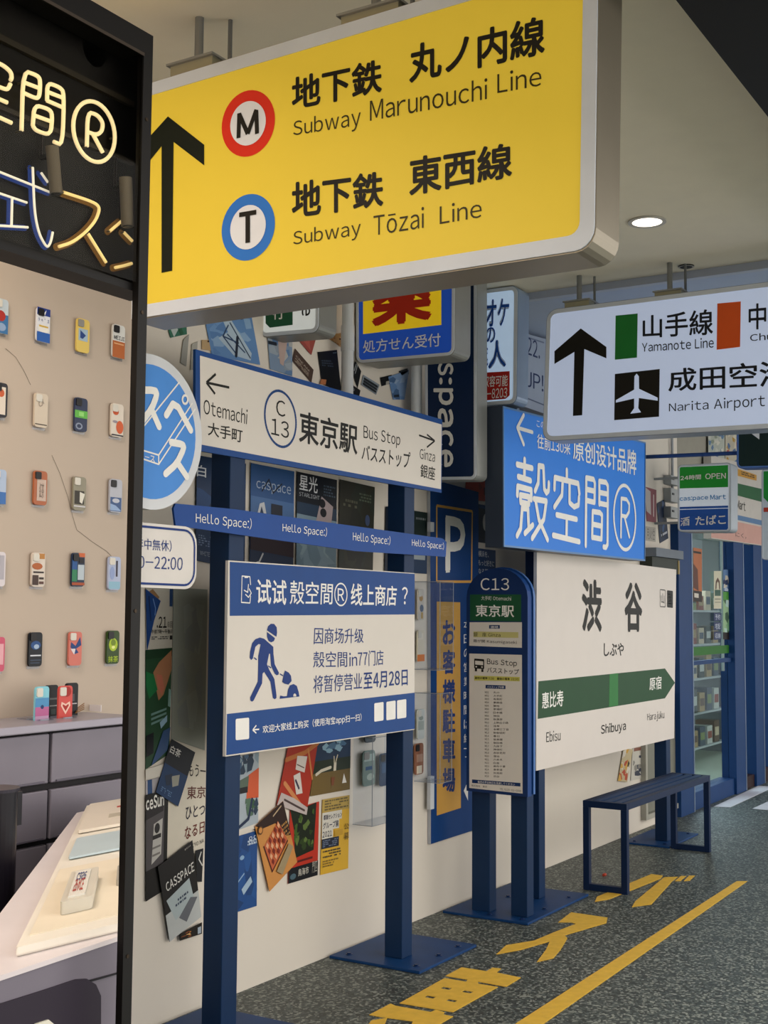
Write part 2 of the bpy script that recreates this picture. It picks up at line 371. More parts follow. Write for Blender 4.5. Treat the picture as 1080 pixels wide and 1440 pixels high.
# display table
tz = .962
def TZ(x, y, z=tz): return P(x, y, 2, z)
tp = [TZ(-80, 1398), TZ(182, 1312), TZ(186, 1127), TZ(108, 1143), TZ(-30, 1365)]
tp = [TZ(-90, 1402), TZ(184, 1311), TZ(192, 1124), TZ(108, 1143)]
tt = thing('display_table', (1.9, 1.9, 0), 'pale angled display table with grey front behind the black post', 'table')
g = G(); g.prism(tp, (0, 0, -.007), mat('d4cbcc', .4)); build(g, 'table_top', tt)
cc = sum(tp, Vector())/4
low = [cc+(p-cc)*.994 for p in tp]
g = G(); g.prism([Vector((p.x, p.y, tz-.008)) for p in low], (0, 0, -tz+.009), mat('77717c', .35, .2)); build(g, 'table_body', tt)
a, b = low[0], low[1]; n = Vector((a.y-b.y, b.x-a.x, 0)).normalized(); n = n if n.y < 0 else -n
def tf(x, y, k=.003):                       # a point on the vertical front of the table
    d = Fv + Rv*((x-540)/FP) - Uv*((y-720)/FP); t_ = (a-CAM).dot(n)/d.dot(n); return CAM+d*t_+n*k
ep = [(-60, 1429), (0, 1411), (60, 1392), (105, 1377), (120, 1376), (133, 1384), (140, 1400), (140, 1500), (-60, 1520)]
g = G(); g.prism([tf(*p) for p in ep], -n*.0025, mat('2b2430', .5)); build(g, 'knee_opening', tt)
g = G(); g.prism([tf(125, 1378), tf(169, 1366), tf(169, 1368), (tf(127, 1380))], -n*.0025, mat('141218', .5)); build(g, 'panel_gap', tt)
g = G(); g.prism([tf(46, 1439, .006), tf(64, 1433, .006), tf(74, 1441, .006), tf(74, 1460, .006), tf(46, 1460, .006)], -n*.003, mat('d8d4c4', .5)); tag(build(g, 'paper_slip'), 'white paper slip stuck on the dark front of display table', 'paper')

# white moulded tray on the table
tray = [TZ(22, 1347, tz), TZ(172, 1310, tz), TZ(180, 1131, tz), TZ(122, 1141, tz)]
tr = thing('display_tray', sum(tray, Vector())/4, 'white moulded tray lying on the display table', 'tray')
g = G(); g.prism([p+Vector((0, 0, .014)) for p in tray], (0, 0, -.014), mat('e0d9cc', .45)); build(g, 'tray_base', tr, bevel=.004)
g = G()
def tq(u0, v0, u1, v1, z): return [bil(tray, u, v)+Vector((0, 0, z)) for u, v in ((u0, v0), (u1, v0), (u1, v1), (u0, v1))]
g.prism(tq(.08, .40, .985, .04, .016), (0, 0, -.002), mat('dfd3bd', .5)); build(g, 'tray_recess', tr)
for lab, q, z, colr, art in (('clear phone case pack with red print on the white tray', (.32, .28, .66, .10, .02), .0, 'c6c0b2', 1), ('pale blue leaflet across the middle of tray', (.14, .62, .99, .46, .004), 0, 'b6c6cc', 0), ('cream folded card at the far end of tray', (.10, .97, .99, .68, .006), 0, 'ddd2c2', 2), ('grey rounded phone grip beside the post on tray', (.90, .30, .99, .20, .01), 0, '9d978c', 0)):
    u0, v0, u1, v1, h = q
    t = thing('phone_case_pack' if art == 1 else 'leaflet' if 'leaflet' in lab or 'card' in lab else 'phone_grip', bil(tray, (u0+u1)/2, (v0+v1)/2)+Vector((0, 0, .016)), lab, 'pack' if art == 1 else 'leaflet' if h < .008 else 'grip')
    g = G(); g.prism(rquad(tq(u0, v0, u1, v1, .0165+h), .008, 0), (0, 0, -h), mat(colr, .35)); build(g, 'body', t)
    if art == 1:
        g = G(); g.prism(tq(u0+.07, v0-.015, u1-.09, v1+.015, .0165+h+.003), (0, 0, -.003), mat('dad6cc', .25)); build(g, 'window', t)
        g = G(); text(g, tq(u0+.1, v0-.07, u1-.13, v1+.035, .0165+h+.0036)[::-1], 'SPACE', mat('a8362e'), .02); text(g, tq(u0+.1, v0-.03, u1-.13, v1+.10, .0165+h+.0036)[::-1], 'case', mat('44507a'), .02); build(g, 'lettering', t)
    if art == 2:
        g = G(); g.prism(tq(.62, .80, .99, .76, .0165+h+.0008), (0, 0, -.0008), mat('b4ab9b')); g.prism(tq(.76, .88, .99, .865, .0165+h+.0008), (0, 0, -.0008), mat('a8382e')); build(g, 'printed_bar', t)
# black bin
t = thing('black_bin', TZ(2, 1300, .3), 'black cylindrical bin at the left picture edge', 'bin')
c = P(-6, 1112, 1, 1.95)
g = G(); g.tube([(c.x, c.y, 0), (c.x, c.y, c.z)], .042, mat('15121a', .3), 28); build(g, 'body', t)
g = G(); g.tube([(c.x, c.y, c.z), (c.x, c.y, c.z+.006)], .046, mat('2c2833', .3), 28); g.box((c.x+.03, c.y-.02, c.z-.07), (c.x+.05, c.y, c.z-.005), mat('15121a', .3)); build(g, 'lid', t)

# phone cases on the wall
def case(cx, cy, w, h, base, art, label, Y=YW-.012, ax=1, grp='phone cases hung on the back wall', bump='k', par=None, hook=True):
    q = [P(cx-w/2, cy-h/2-w*.10, ax, Y), P(cx+w/2, cy-h/2+w*.14, ax, Y), P(cx+w/2, cy+h/2+w*.10, ax, Y), P(cx-w/2, cy+h/2-w*.10, ax, Y)]
    x0 = (q[0].x+q[3].x)/2; x1 = (q[1].x+q[2].x)/2; z1 = (q[0].z+q[1].z)/2; z0 = (q[2].z+q[3].z)/2
    q = [Vector((x0, Y, z1)), Vector((x1, Y, z1)), Vector((x1, Y, z0)), Vector((x0, Y, z0))]
    t = thing('phone_case', ((x0+x1)/2, Y, z0), label, 'phone case', grp)
    W_ = x1-x0
    g = G(); g.prism(rquad(q, W_*.2), (0, .006, 0), mat(base, .3)); s = build(g, 'shell', t)
    g = G(); k = 0
    for a in art:
        k += 1; up = Vector((0, -.0003-.0002*k, 0))
        if a[0] == 'r': g.poly([bil(q, u, v)+up for u, v in ((a[1], a[2]), (a[3], a[2]), (a[3], a[4]), (a[1], a[4]))], mat(a[5], .35))
        elif a[0] == 'p': g.poly([bil(q, u, v)+up for u, v in a[1]], mat(a[2], .35))
        elif a[0] == 'o': g.poly([bil(q, a[1]+a[3]*math.cos(j*math.pi/6), a[2]+a[4]*math.sin(j*math.pi/6))+up for j in range(12)], mat(a[5], .35))
        elif a[0] == 't': text(g, [bil(q, u, v)+up for u, v in ((a[1], a[2]), (a[3], a[2]), (a[3], a[4]), (a[1], a[4]))], a[5], mat(a[6], .35), .01, 2)
    if art: build(g, 'printed_pattern', t)
    bc = {'k': '1c1a1c', 'w': 'd0cbc0', 'g': '8d8a84'}[bump]
    g = G(); g.prism(rquad([bil(q, u, v)+Vector((0, -.003, 0)) for u, v in ((.07, .035), (.5, .035), (.5, .25), (.07, .25))], W_*.08), (0, .004, 0), mat(bc, .3)); b = build(g, 'camera_cutout', t)
    if hook:
        g = G(); g.prism([bil(q, u, v)+Vector((0, .007, 0)) for u, v in ((.02, .97), (.98, .97), (.98, 1.07), (.02, 1.07))], (0, .0015, 0), glassmat('acrylic', (.86, .88, .92, 1), .10)); build(g, 'clear_holder', t)
    return t
w_, h_ = 19, 49
CS = [
 (2, 444, 'b8c4cc', [('r', 0, .45, 1, 1, '3f6f9e'), ('o', .45, .5, .35, .16, 'a63430'), ('o', .5, .82, .35, .12, '8aa0c0')], 'blue and white case with red blob, top row at left edge', 'w'),
 (61, 457, 'dadbe0', [('r', 0, 0, 1, .22, '223a86'), ('p', [(.3, .04), (.5, .16), (.7, .04), (.6, .2), (.4, .2)], 'e8e8e8'), ('t', .1, .3, .9, .42, 'ﾗﾍﾟｽ', '223a86'), ('o', .5, .62, .42, .13, 'e6e2da'), ('r', .15, .52, .85, .57, 'c8a64a'), ('r', 0, .72, 1, 1, '2b5ba8')], 'white case with royal blue top and bottom bands', 'k'),
 (117, 472, 'dcc065', [('r', .12, .3, .85, .66, '9fb6c6'), ('p', [(.25, .35), (.7, .48), (.45, .6), (.25, .58)], '26427e')], 'plain yellow case with small blue badge', 'g'),
 (167, 480, 'd2d2ce', [('r', 0, .5, 1, 1, 'b0602e'), ('t', .1, .34, .95, .46, 'MEIJI', '20242e'), ('r', .1, .56, .9, .60, 'd8a070'), ('r', .3, .1, .5, .25, '2a3448')], 'white case with rust brown lower half', 'k'),
 (1, 562, '2b2930', [('r', .05, .12, .85, .92, 'd6cabc'), ('o', .5, .3, .25, .12, 'bf5a34')], 'dark framed case with orange spots at left edge', 'k'),
 (58, 577, 'cbbdaa', [('r', .05, .9, .95, .93, '4c4238'), ('t', .25, .15, .7, .4, 'ひ', '9a8c80')], 'nearly clear beige case with one dark line', 'w'),
 (114, 583, '2c3550', [('r', 0, .38, 1, .6, '5fae48'), ('o', .35, .85, .28, .1, '8a93a8'), ('o', .35, .85, .17, .06, '2c3550'), ('r', .3, .42, .7, .55, '8fd070')], 'navy case with bright green middle band', 'k'),
 (165, 591, 'd8cdbf', [('o', .35, .25, .25, .1, 'c2552a'), ('o', .7, .7, .3, .2, 'cc5a2c'), ('r', .05, .93, 1, .97, '2e2832'), ('o', .3, .55, .2, .04, '938a94')], 'cream case with orange flower spots', 'w'),
 (-1, 684, 'a4b4cc', [('r', 0, .65, 1, 1, '3a69a8')], 'pale blue case cut off at left edge, third row', 'w'),
 (57, 686, 'a8603e', [('r', .22, .25, .92, .88, 'c0aa9c'), ('t', .4, .35, .75, .8, '紅茶', '7a6a60')], 'copper brown case with beige label', 'k'),
 (112, 694, '8b8674', [('r', .1, .42, .85, .82, '36322a'), ('p', [(.5, .45), (.9, .5), (.7, .8), (.5, .75)], 'd6d2c6'), ('r', .05, .86, .95, .9, 'c8c6ca')], 'olive and black patterned case with grey camera', 'w'),
 (163, 697, 'b0b2bc', [('r', .05, .55, .95, .97, '3d5784'), ('o', .5, .65, .3, .07, 'b8bcc8'), ('p', [(.05, .75), (.5, .8), (.95, .95), (.05, .95)], '8fa8cc')], 'silver case with blue wave bottom', 'k'),
 (-2, 800, 'cfc8cc', [('r', .3, .1, .9, .8, 'a8a4ac')], 'grey clear case with black corner, cut at left edge', 'k'),
 (54, 801, 'd0c4b8', [('r', .5, .02, .95, .18, 'b07a3c'), ('o', .4, .4, .4, .1, 'a85c30'), ('r', .1, .55, .9, .6, '332a28'), ('r', .05, .66, .5, .95, '42302a'), ('r', .55, .72, .9, .78, '332a28'), ('r', .55, .84, .9, .92, '5a4038')], 'white case with brown doodles', 'w'),
 (110, 801, '223048', [('r', .5, 0, 1, .12, 'c06034'), ('r', 0, .22, .4, .5, '23508a'), ('r', 0, .5, .4, .85, '2c7a54'), ('r', .45, .35, .95, .8, 'b0bcc4'), ('r', 0, .88, 1, .96, 'a04a2a'), ('r', .55, .15, .9, .3, '1c1a1e')], 'multicolour patchwork case in blue and green', 'k'),
 (161, 806, 'a9b2cc', [('r', .6, .12, .75, .6, '3a3440'), ('r', .05, .75, .95, .97, '88b0c4'), ('o', .3, .5, .2, .2, '8c9cc4')], 'pale lilac clear case with black lettering strip', 'w'),
 (50, 913, '10141c', [('o', .5, .38, .38, .13, '244a80'), ('o', .55, .42, .2, .07, '9cb0c8'), ('r', .1, .66, .9, .7, 'c8ccd4'), ('r', .1, .8, .9, .83, '38465c'), ('r', .1, .88, .8, .91, '38465c')], 'black case with blue planet', 'k'),
 (106, 912, 'c96f62', [('p', [(.5, .42), (.85, .15), (.95, .4), (.55, .5), (.75, .62), (.45, .66), (.3, .55), (.1, .45), (.15, .3)], '1d3c74'), ('p', [(.1, .5), (.5, .5), (.4, .68)], 'd8ccd0')], 'coral pink case with blue butterfly', 'w'),
 (159, 910, '2e4418', [('o', .5, .42, .36, .2, 'a3bb2c'), ('o', .5, .36, .2, .1, '6c8420'), ('o', .5, .5, .14, .05, 'dbe28a'), ('t', .1, .76, .9, .95, '抹茶', 'a3bb2c')], 'dark green case with lime emblem', 'k'),
 (-3, 920, 'c0506a', [('r', .4, .2, .9, .8, 'd8a0a8')], 'pink case just showing at left edge', 'w'),
]
for cx, cy, base, art, lab, bp in CS:
    case(cx, cy, w_-cx*.012, h_-cx*.012, base, art, lab, bump=bp)
# two upright pairs of cases on clear stands on the counter
for (cx, cy, base, art, lab, sx) in ((73, 989, '15161c', [('r', .3, .35, .9, .4, '6a7070'), ('r', .3, .55, .9, .58, 'a0a4a4'), ('r', .4, .65, .8, .8, '3a4a48')], 'black upright case behind the blue-pink gradient case', 74),
                            (101, 986, '131217', [('r', .3, .3, .7, .5, '4c4a50'), ('r', .2, .55, .9, .58, 'b0aab0')], 'black upright case behind the red heart case', 102)):
    case(cx, cy, 17, 52, base, art, lab, Y=YW-.07, hook=False, grp='phone cases standing on the steel counter')
case(59, 994, 19, 58, '7fc0cf', [('r', 0, .28, 1, .5, '4c8ab8'), ('r', 0, .5, 1, .72, 'b0608e'), ('r', 0, .72, 1, .9, 'b894b4'), ('o', .5, .5, .12, .05, '1d3566')], 'turquoise to pink gradient case standing on counter', Y=YW-.12, hook=False, bump='w', grp='phone cases standing on the steel counter')
case(92, 992, 19, 56, 'c84c46', [('o', .6, .15, .3, .13, '9c2620'), ('p', [(.5, .72), (.15, .5), (.2, .4), (.5, .46), (.8, .4), (.85, .5)], 'e8c0b0'), ('p', [(.5, .64), (.27, .5), (.3, .46), (.5, .51), (.7, .46), (.73, .5)], 'a32a24'), ('r', .1, .8, .9, .95, 'd09a94')], 'red case with pale heart standing on counter', Y=YW-.12, hook=False, bump='w', grp='phone cases standing on the steel counter')
for cx in (59, 92):
    a = P(cx, 1022, 1, YW-.12)
    t = thing('case_stand', (a.x, YW-.12, cz), 'clear acrylic stand under the ' + ('gradient case' if cx == 59 else 'red heart case'), 'stand', 'acrylic stands on the counter')
    g = G(); g.box((a.x-.02, YW-.14, cz+.0005), (a.x+.02, YW-.05, cz+.003), glassmat('acrylic', (.86, .88, .92, 1), .10)); build(g, 'base', t)
    g = G(); g.box((a.x-.014, YW-.130, cz+.003), (a.x+.014, YW-.126, a.z+.006), mat('b9bcc4', .1)); build(g, 'lip', t)
    g = G(); g.box((a.x-.01, YW-.078, cz+.003), (a.x+.02, YW-.074, a.z+.01), mat('a9acb8', .1)); build(g, 'back_lip', t)
t = thing('twig_bundle', P(113, 1006, 1, YW-.06), 'thin brown sticks lying beside the red heart case', 'sticks')
for k in range(4):
    g = G(); a = P(106+k, 1010-k*2, 1, YW-.08+.006*k); b = P(118, 1004-k*1.5, 1, YW-.05); a.z = cz+.006+.004*k; b.z = cz+.012+.005*k; g.tube([a, b], .0013, mat('8a6038', .6), 6); build(g, 'stick', t)
# hanging thread lines on the wall
g = G()
g.tube([P(x, y, 1, YW-.002) for x, y in ((8, 490), (22, 502), (33, 520), (43, 541))], .0005, mat('6b6258'), 5)
g.tube([P(x, y, 1, YW-.002) for x, y in ((73, 640), (84, 665), (96, 700), (102, 725), (108, 745), (130, 762), (150, 775), (160, 786))], .0005, mat('6b6258'), 5)
tag(build(g, 'thread'), 'fine dark thread running down the phone case wall', 'thread')

# ================================================================ POSTERS
def poster(quad, base, art, label, Y=3.055, lay=0, th=.0012, cat='poster', name='poster', ax=1, grp=None):
    q = [P(x, y, ax, Y-lay*.0035 if ax == 1 else Y) for x, y in quad]
    g = G(); n = NRM[ax]; g.prism(q, -n*th, mat(base, .45))
    k = 0
    for a in art:
        k += 1; up = n*(.0003+.00022*k)
        if a[0] == 'r': g.poly([bil(q, u, v)+up for u, v in ((a[1], a[2]), (a[3], a[2]), (a[3], a[4]), (a[1], a[4]))], mat(a[5], .45))
        elif a[0] == 'p': g.poly([bil(q, u, v)+up for u, v in a[1]], mat(a[2], .45))
        elif a[0] == 'o': g.poly([bil(q, a[1]+a[3]*math.cos(j*math.pi/8), a[2]+a[4]*math.sin(j*math.pi/8))+up for j in range(16)], mat(a[5], .45))
        elif a[0] == 't': text(g, [bil(q, u, v)+up for u, v in ((a[1], a[2]), (a[3], a[2]), (a[3], a[4]), (a[1], a[4]))], a[5], mat(a[6], .45), a[7] if len(a) > 7 else .0, 2)
        elif a[0] == 'l': ribbon(g, [bil(q, u, v)+up for u, v in a[1]], a[3]*(q[1]-q[0]).length, mat(a[2], .45), n)
        elif a[0] == 'L':                      # rows of small print
            u0, v0, u1, v1, rows, c = a[1:]
            for i in range(rows):
                v = v0+(v1-v0)*i/rows; uu = u0
                while uu < u1-.01:
                    ww = random.uniform(.03, .12)*(u1-u0)/.6
                    ue = min(uu+ww, u1); hh = (v1-v0)/rows*.55
                    if random.random() < .85: g.poly([bil(q, *p)+up for p in ((uu, v), (ue, v), (ue, v+hh), (uu, v+hh))], mat(c, .45))
                    uu = ue+.02
        elif a[0] == 'n':                      # scattered scraps of colour: busy photo print
            u0, v0, u1, v1, cnt, cols, sz = a[1:]
            for i in range(cnt):
                u = random.uniform(u0, u1); v = random.uniform(v0, v1); e = up+n*(i*4e-6)
                pts = []
                for j in range(5):
                    an = j*1.2566+random.uniform(-.4, .4); rr = sz*random.uniform(.4, 1)
                    pts.append((min(u1, max(u0, u+rr*math.cos(an))), min(v1, max(v0, v+rr*.7*math.sin(an)))))
                g.poly([bil(q, *p)+e for p in pts], mat(random.choice(cols), .45))
    c = sum(q, Vector())/4
    return tag(build(g, name, loc=c) if False else build(g, name), label, cat, grp)
# upper wall, behind the hanging signs
poster([(287, 442), (353, 440), (366, 513), (298, 500)], '5f86b6', [('n', .05, .1, .95, .95, 14, ['557cae', '6d93c0', '86a6c8'], .25), ('p', [(.35, .12), (.52, .1), (.85, .8), (.8, .95), (.45, .9), (.2, .55), (.42, .4)], 'a9bccb'), ('l', [(.5, .2), (.8, .9)], '233650', .02), ('l', [(.4, .45), (.7, .8)], '2f4668', .02), ('l', [(.3, .5), (.52, .88)], '2f4668', .02), ('l', [(.45, .25), (.3, .5), (.6, .62)], '2f4668', .02), ('l', [(.6, .5), (.5, .9)], '1a2436', .05), ('t', .3, .0, .8, .13, 'Blue', '141c30')], 'blue fashion poster with white striped jacket and script title')
poster([(234, 452), (262, 450), (263, 470), (240, 475)], '38705a', [('p', [(.05, .1), (.35, .1), (.5, .6), (.2, 1)], 'b8c4c0'), ('r', .5, .1, .85, .4, '14181a'), ('p', [(.5, .6), (.7, .5), (.8, .9), (.6, 1)], '2a5a40')], 'small green card tacked left of the blue fashion poster')
poster([(284, 478), (299, 478), (297, 493), (284, 491)], 'b59a72', [('o', .6, .15, .1, .1, '3a2a1c')], 'small tan tag below the blue fashion poster')
poster([(258, 478), (266, 470), (262, 515), (254, 510)], '9d9d96', [], 'narrow grey paper strip at upper left wall')
poster([(270, 484), (278, 480), (276, 520), (268, 520)], 'a8a69c', [], 'narrow grey paper strip next to tan tag')
poster([(376, 470), (411, 477), (411, 529), (380, 519)], '7d93ac', [('n', 0, 0, 1, 1, 16, ['9aa6b0', '5f7fa6', '8c98a2', 'b0b2b0'], .3), ('p', [(.4, .05), (.8, .05), (.6, .8), (.45, .75)], 'b8a298'), ('r', .0, .18, .35, .28, '1c2430')], 'pale blue photo print with pink figure below green light box')
poster([(418, 476), (445, 474), (438, 499), (434, 495)], '9c4a42', [('p', [(.2, .0), (.6, 0), (.7, .8)], 'b05a50')], 'reddish pointed card under the green light box')
poster([(415, 490), (441, 520), (438, 538), (411, 507)], '4a382e', [('t', .1, .35, .8, .5, 'CREAM', 'c0b4a4'), ('L', .1, .6, .8, .9, 3, 'a89a88')], 'tilted brown card with white lettering above the white board')
poster([(447, 495), (474, 492), (480, 552), (453, 540)], '0e1116', [('L', .12, .25, .7, .45, 3, '3c4654'), ('r', .75, .05, .95, .08, '50606c')], 'upright black card on upper wall')
poster([(493, 516), (500, 508), (508, 522), (503, 546)], '15181c', [('l', [(.3, .3), (.9, .2)], 'b0b4b8', .07), ('l', [(.3, .45), (.95, .35)], 'b0b4b8', .07)], 'slim black card with two white stripes')
poster([(481, 531), (507, 549), (505, 558), (479, 549)], '101216', [('L', .2, .3, .7, .6, 2, 'a0a4a8')], 'black wedge card touching the top of white board')
poster([(511, 527), (534, 541), (529, 555), (508, 541)], '8a939c', [('l', [(.1, .3), (.9, .3)], '1d2228', .08), ('l', [(.1, .55), (.9, .55)], '1d2228', .08), ('l', [(.1, .8), (.9, .8)], '1d2228', .08)], 'grey card with black stripes left of the pharmacy sign')
poster([(546, 530), (575, 520), (569, 562), (553, 562)], '7d9ac2', [('n', 0, 0, 1, 1, 14, ['6488b8', '98aeca', '45658e'], .3), ('r', .1, .8, .5, .9, '18202c')], 'blue denim photo scrap under the pharmacy sign')
poster([(535, 531), (551, 527), (548, 540), (537, 543)], '111316', [('r', .5, .6, .9, 1, 'a8a49c')], 'small black scrap left of the denim photo')
poster([(561, 522), (573, 518), (575, 526), (567, 530)], '121418', [], 'tiny black scrap above the denim photo')
poster([(452, 472), (482, 468), (481, 489), (467, 479)], 'b08a58', [('n', 0, 0, 1, 1, 18, ['5c2c18', '8c4a24', 'd0a878', '3c1c12'], .12)], 'brown speckled food photo beside the white pipe')
poster([(452, 533), (459, 534), (458, 541), (450, 540)], 'b07048', [], 'orange-brown scrap at foot of the upright black card', lay=1)
# dark poster row between the two boards
poster([(277, 640), (346, 652), (344, 802), (275, 788)], '122f52', [('n', 0, .1, 1, .95, 10, ['15365e', '0e2848', '1b406e'], .3), ('t', .0, .09, .18, .20, '白', 'd0d4d8', .01), ('L', .05, .75, .3, .86, 5, '6c80a0'), ('t', .08, .9, .4, .94, 'WHITE TEA', '9aa8bc')], 'dark blue tea poster behind the left blue post', lay=1)
poster([(353, 651), (414, 663), (412, 815), (351, 803)], '2a5286', [('r', 0, .45, 1, 1, '162a48'), ('r', 0, .30, 1, .47, '44699a'), ('t', .12, .15, .92, .25, 'caspace', 'a8b8cc', -.005), ('l', [(.25, .24), (.4, .12), (.5, .24), (.7, .14)], '101a2c', .02), ('p', [(.15, .46), (.2, .36), (.3, .34), (.36, .46)], 'c8ccce'), ('p', [(.2, .46), (.24, .38), (.3, .46)], '1e3454'), ('r', .46, .34, .72, .47, '101a2c'), ('r', 0, .56, 1, .8, '24101a'), ('l', [(0, .95), (.2, .9), (.28, .82)], 'c8ccce', .03)], 'blue watch-strap poster in the dark poster row', lay=1)
poster([(418, 663), (474, 675), (472, 815), (416, 803)], '10161f', [('r', 0, .3, 1, .42, '24384e'), ('r', 0, .42, 1, 1, '7d94a2'), ('t', .05, .02, .5, .18, '星光', 'd8dadc', .01), ('t', .05, .20, .55, .24, 'STARLIGHT', 'b8bcc0'), ('p', [(.6, .2), (.9, .28), (.86, .45), (.75, .6), (.45, .5)], 'a99a9a'), ('o', .62, .27, .08, .045, '14161c'), ('o', .65, .36, .08, .045, '14161c'), ('n', 0, .6, 1, 1, 10, ['8aa0aa', '9db0b8', '6c8492'], .25), ('L', .65, .08, .95, .2, 4, '4a5868')], 'black starlight poster showing a phone in the row', lay=1)
poster([(478, 674), (527, 685), (524, 815), (476, 803)], '252519', [('n', 0, 0, 1, 1, 14, ['2c2c1e', '1e2018', '23291f'], .3), ('L', .1, .2, .5, .3, 2, '5a5a48'), ('L', .55, .1, .9, .2, 3, '55604e'), ('o', .8, .38, .07, .06, '3a4a6a')], 'near-black olive poster in the dark poster row', lay=1)
poster([(543, 712), (601, 721), (600, 807), (541, 803)], '152030', [('r', .65, .0, 1, .55, '22302e'), ('L', .72, .1, .95, .16, 1, '90989c'), ('r', .5, .6, 1, 1, '1a3454'), ('r', .6, .68, .95, .78, '9aa4aa')], 'dark navy poster at right end of the row', lay=1)
# left strip
poster([(205, 826), (243, 828), (241.5, 911), (205, 913)], 'b4b0a4', [('p', [(.0, .1), (.25, .02), (.5, .15), (.3, .3)], '8a6a48'), ('r', .88, .0, 1, .3, '24406a'), ('t', .4, .47, .78, .66, '.21', '121212', .02), ('t', .8, .55, 1, .66, '㊐回', '222222'), ('t', .2, .68, .98, .76, '午前7時～午後8', '1a1a1a', .01), ('L', .2, .80, .85, .86, 2, '444444'), ('r', .9, .79, 1, .86, '222222')], 'grey-white notice with large number 21')
poster([(205, 828), (226, 845), (217, 872), (207, 915)], '1b3c74', [('l', [(.5, .1), (.75, .35), (.8, .6)], '6a8cc0', .04), ('l', [(.2, .1), (.4, .6)], '14294e', .06)], 'blue glossy bag picture overlapping the notice with 21', lay=1)
poster([(205, 914), (242, 911), (238, 1060), (205, 1082)], '24452e', [('r', 0, .0, 1, .08, '1c3824'), ('p', [(.98, .02), (1, .2), (.7, .42), (.5, .46), (.35, .3), (.28, .2), (.5, .12)], 'a07050'), ('p', [(.4, .22), (.62, .24), (.72, .36), (.62, .42), (.46, .34)], 'b46a54'), ('p', [(0, .18), (.3, .22), (.45, .36), (.12, .42), (0, .3)], '1f6a3c'), ('p', [(.9, .38), (1, .4), (.98, .56), (.88, .54)], '7fa09a'), ('r', .2, .55, .82, .57, '6a8c86'), ('r', .2, .59, .82, .61, '6a8c86'), ('r', .2, .63, .7, .65, '6a8c86'), ('p', [(.55, .66), (.85, .62), (.85, .68), (.6, .72)], '8fb0c4'), ('r', 0, .72, .3, .9, '10141a'), ('p', [(.2, 1), (.7, .75), (1, .75), (.9, .95)], '34507a')], 'green poster with hand holding a green card')
poster([(205, 1082), (231, 1074), (229, 1091), (205, 1097)], 'd6d0c4', [], 'blank white strip under the green hand poster', lay=1)
poster([(205, 1098), (229, 1092), (231, 1115), (205, 1118)], 'a8a4a8', [('r', .1, 0, .35, 1, '2a4a78')], 'grey-lilac scrap above the black machine poster')
poster([(244, 826), (292, 829), (288, 1055), (241, 1039)], '8f9389', [('n', .1, .1, .9, .9, 10, ['969a92', '898e8a'], .25)], 'tall grey layer over the wall between green poster and blue post', lay=0)  # thin flat grey layer laid on this stretch of wall
poster([(238, 1041), (291, 1057), (287, 1192), (232, 1222)], 'd8d0be', [('t', .52, .15, .98, .27, 'もう一', '2c2420', .01), ('t', .5, .36, .99, .48, '東京', '5e2c24', .01), ('t', .48, .54, .99, .66, 'ひとつ', '35303c', .01), ('t', .47, .72, .99, .84, 'なる日', '6a2820', .01), ('t', .47, .90, .98, .94, '●TOKYO NA', '4a443c')], 'cream poster with large brown Japanese words')
poster([(241.5, 1039), (274.6, 1058), (250.5, 1134), (219, 1114)], '121722', [('r', .0, .45, 1, 1, '16365e'), ('t', .06, .1, .48, .24, '白茶', 'dcdcd8', .01), ('p', [(.4, .6), (.68, .5), (.75, .68), (.55, .76)], '9c9c90'), ('p', [(.15, .65), (.4, .55), (.45, .75), (.3, .8)], '1c2c44'), ('L', .15, .85, .6, .95, 3, '5878a0')], 'dark blue tilted tea card over the cream word poster', lay=2)
poster([(205, 1118), (237, 1110), (234, 1250), (205, 1268)], '131110', [('r', 0, .10, .82, .72, '4e4a4c'), ('p', [(0, .12), (.8, .08), (.78, .2), (0, .24)], '2a2628'), ('t', .0, .02, .8, .15, 'ceSun', 'e4e2dc', .03), ('p', [(.35, .3), (.75, .27), (.7, .62), (.25, .68)], 'b9b6b0'), ('o', .5, .35, .12, .05, '2a2828'), ('r', .3, .41, .68, .45, '2a2828'), ('r', .28, .52, .66, .54, '7a7672'), ('r', .28, .59, .64, .61, '7a7672')], 'black drink machine poster beside the shop frame', lay=1)
poster([(222, 1219), (270.7, 1181.5), (283, 1289), (238.6, 1324.5)], '161414', [('p', [(0, .65), (1, .65), (1, 1), (0, 1)], 'b6bab8'), ('p', [(.08, .48), (.78, .42), (.85, .72), (.25, .8)], 'a9b6b8'), ('p', [(.35, .8), (.75, .66), (.95, .72), (.55, .92)], '63666c'), ('t', .12, .26, .95, .38, 'CASSPACE', 'dedcd6', .015), ('L', .3, .56, .7, .66, 2, '3a4458'), ('L', .75, .03, .92, .07, 1, '98948c')], 'tilted black computer card with space lettering', lay=3)
poster([(275, 1196), (286, 1193), (284, 1240), (277, 1240)], '14151a', [('l', [(.7, .1), (.4, .3), (.9, .5)], 'd0d0cc', .12)], 'dark sliver poster with white curls beside the left post', lay=1)
poster([(253, 1313), (284, 1297), (284, 1313), (253, 1323)], '1a1612', [('n', .05, .2, .5, .9, 8, ['b8793c', 'd8a868', '8a4a24'], .15), ('r', .8, .3, .95, .9, 'a4b0bc')], 'small dark photo below the tilted computer card', lay=2)
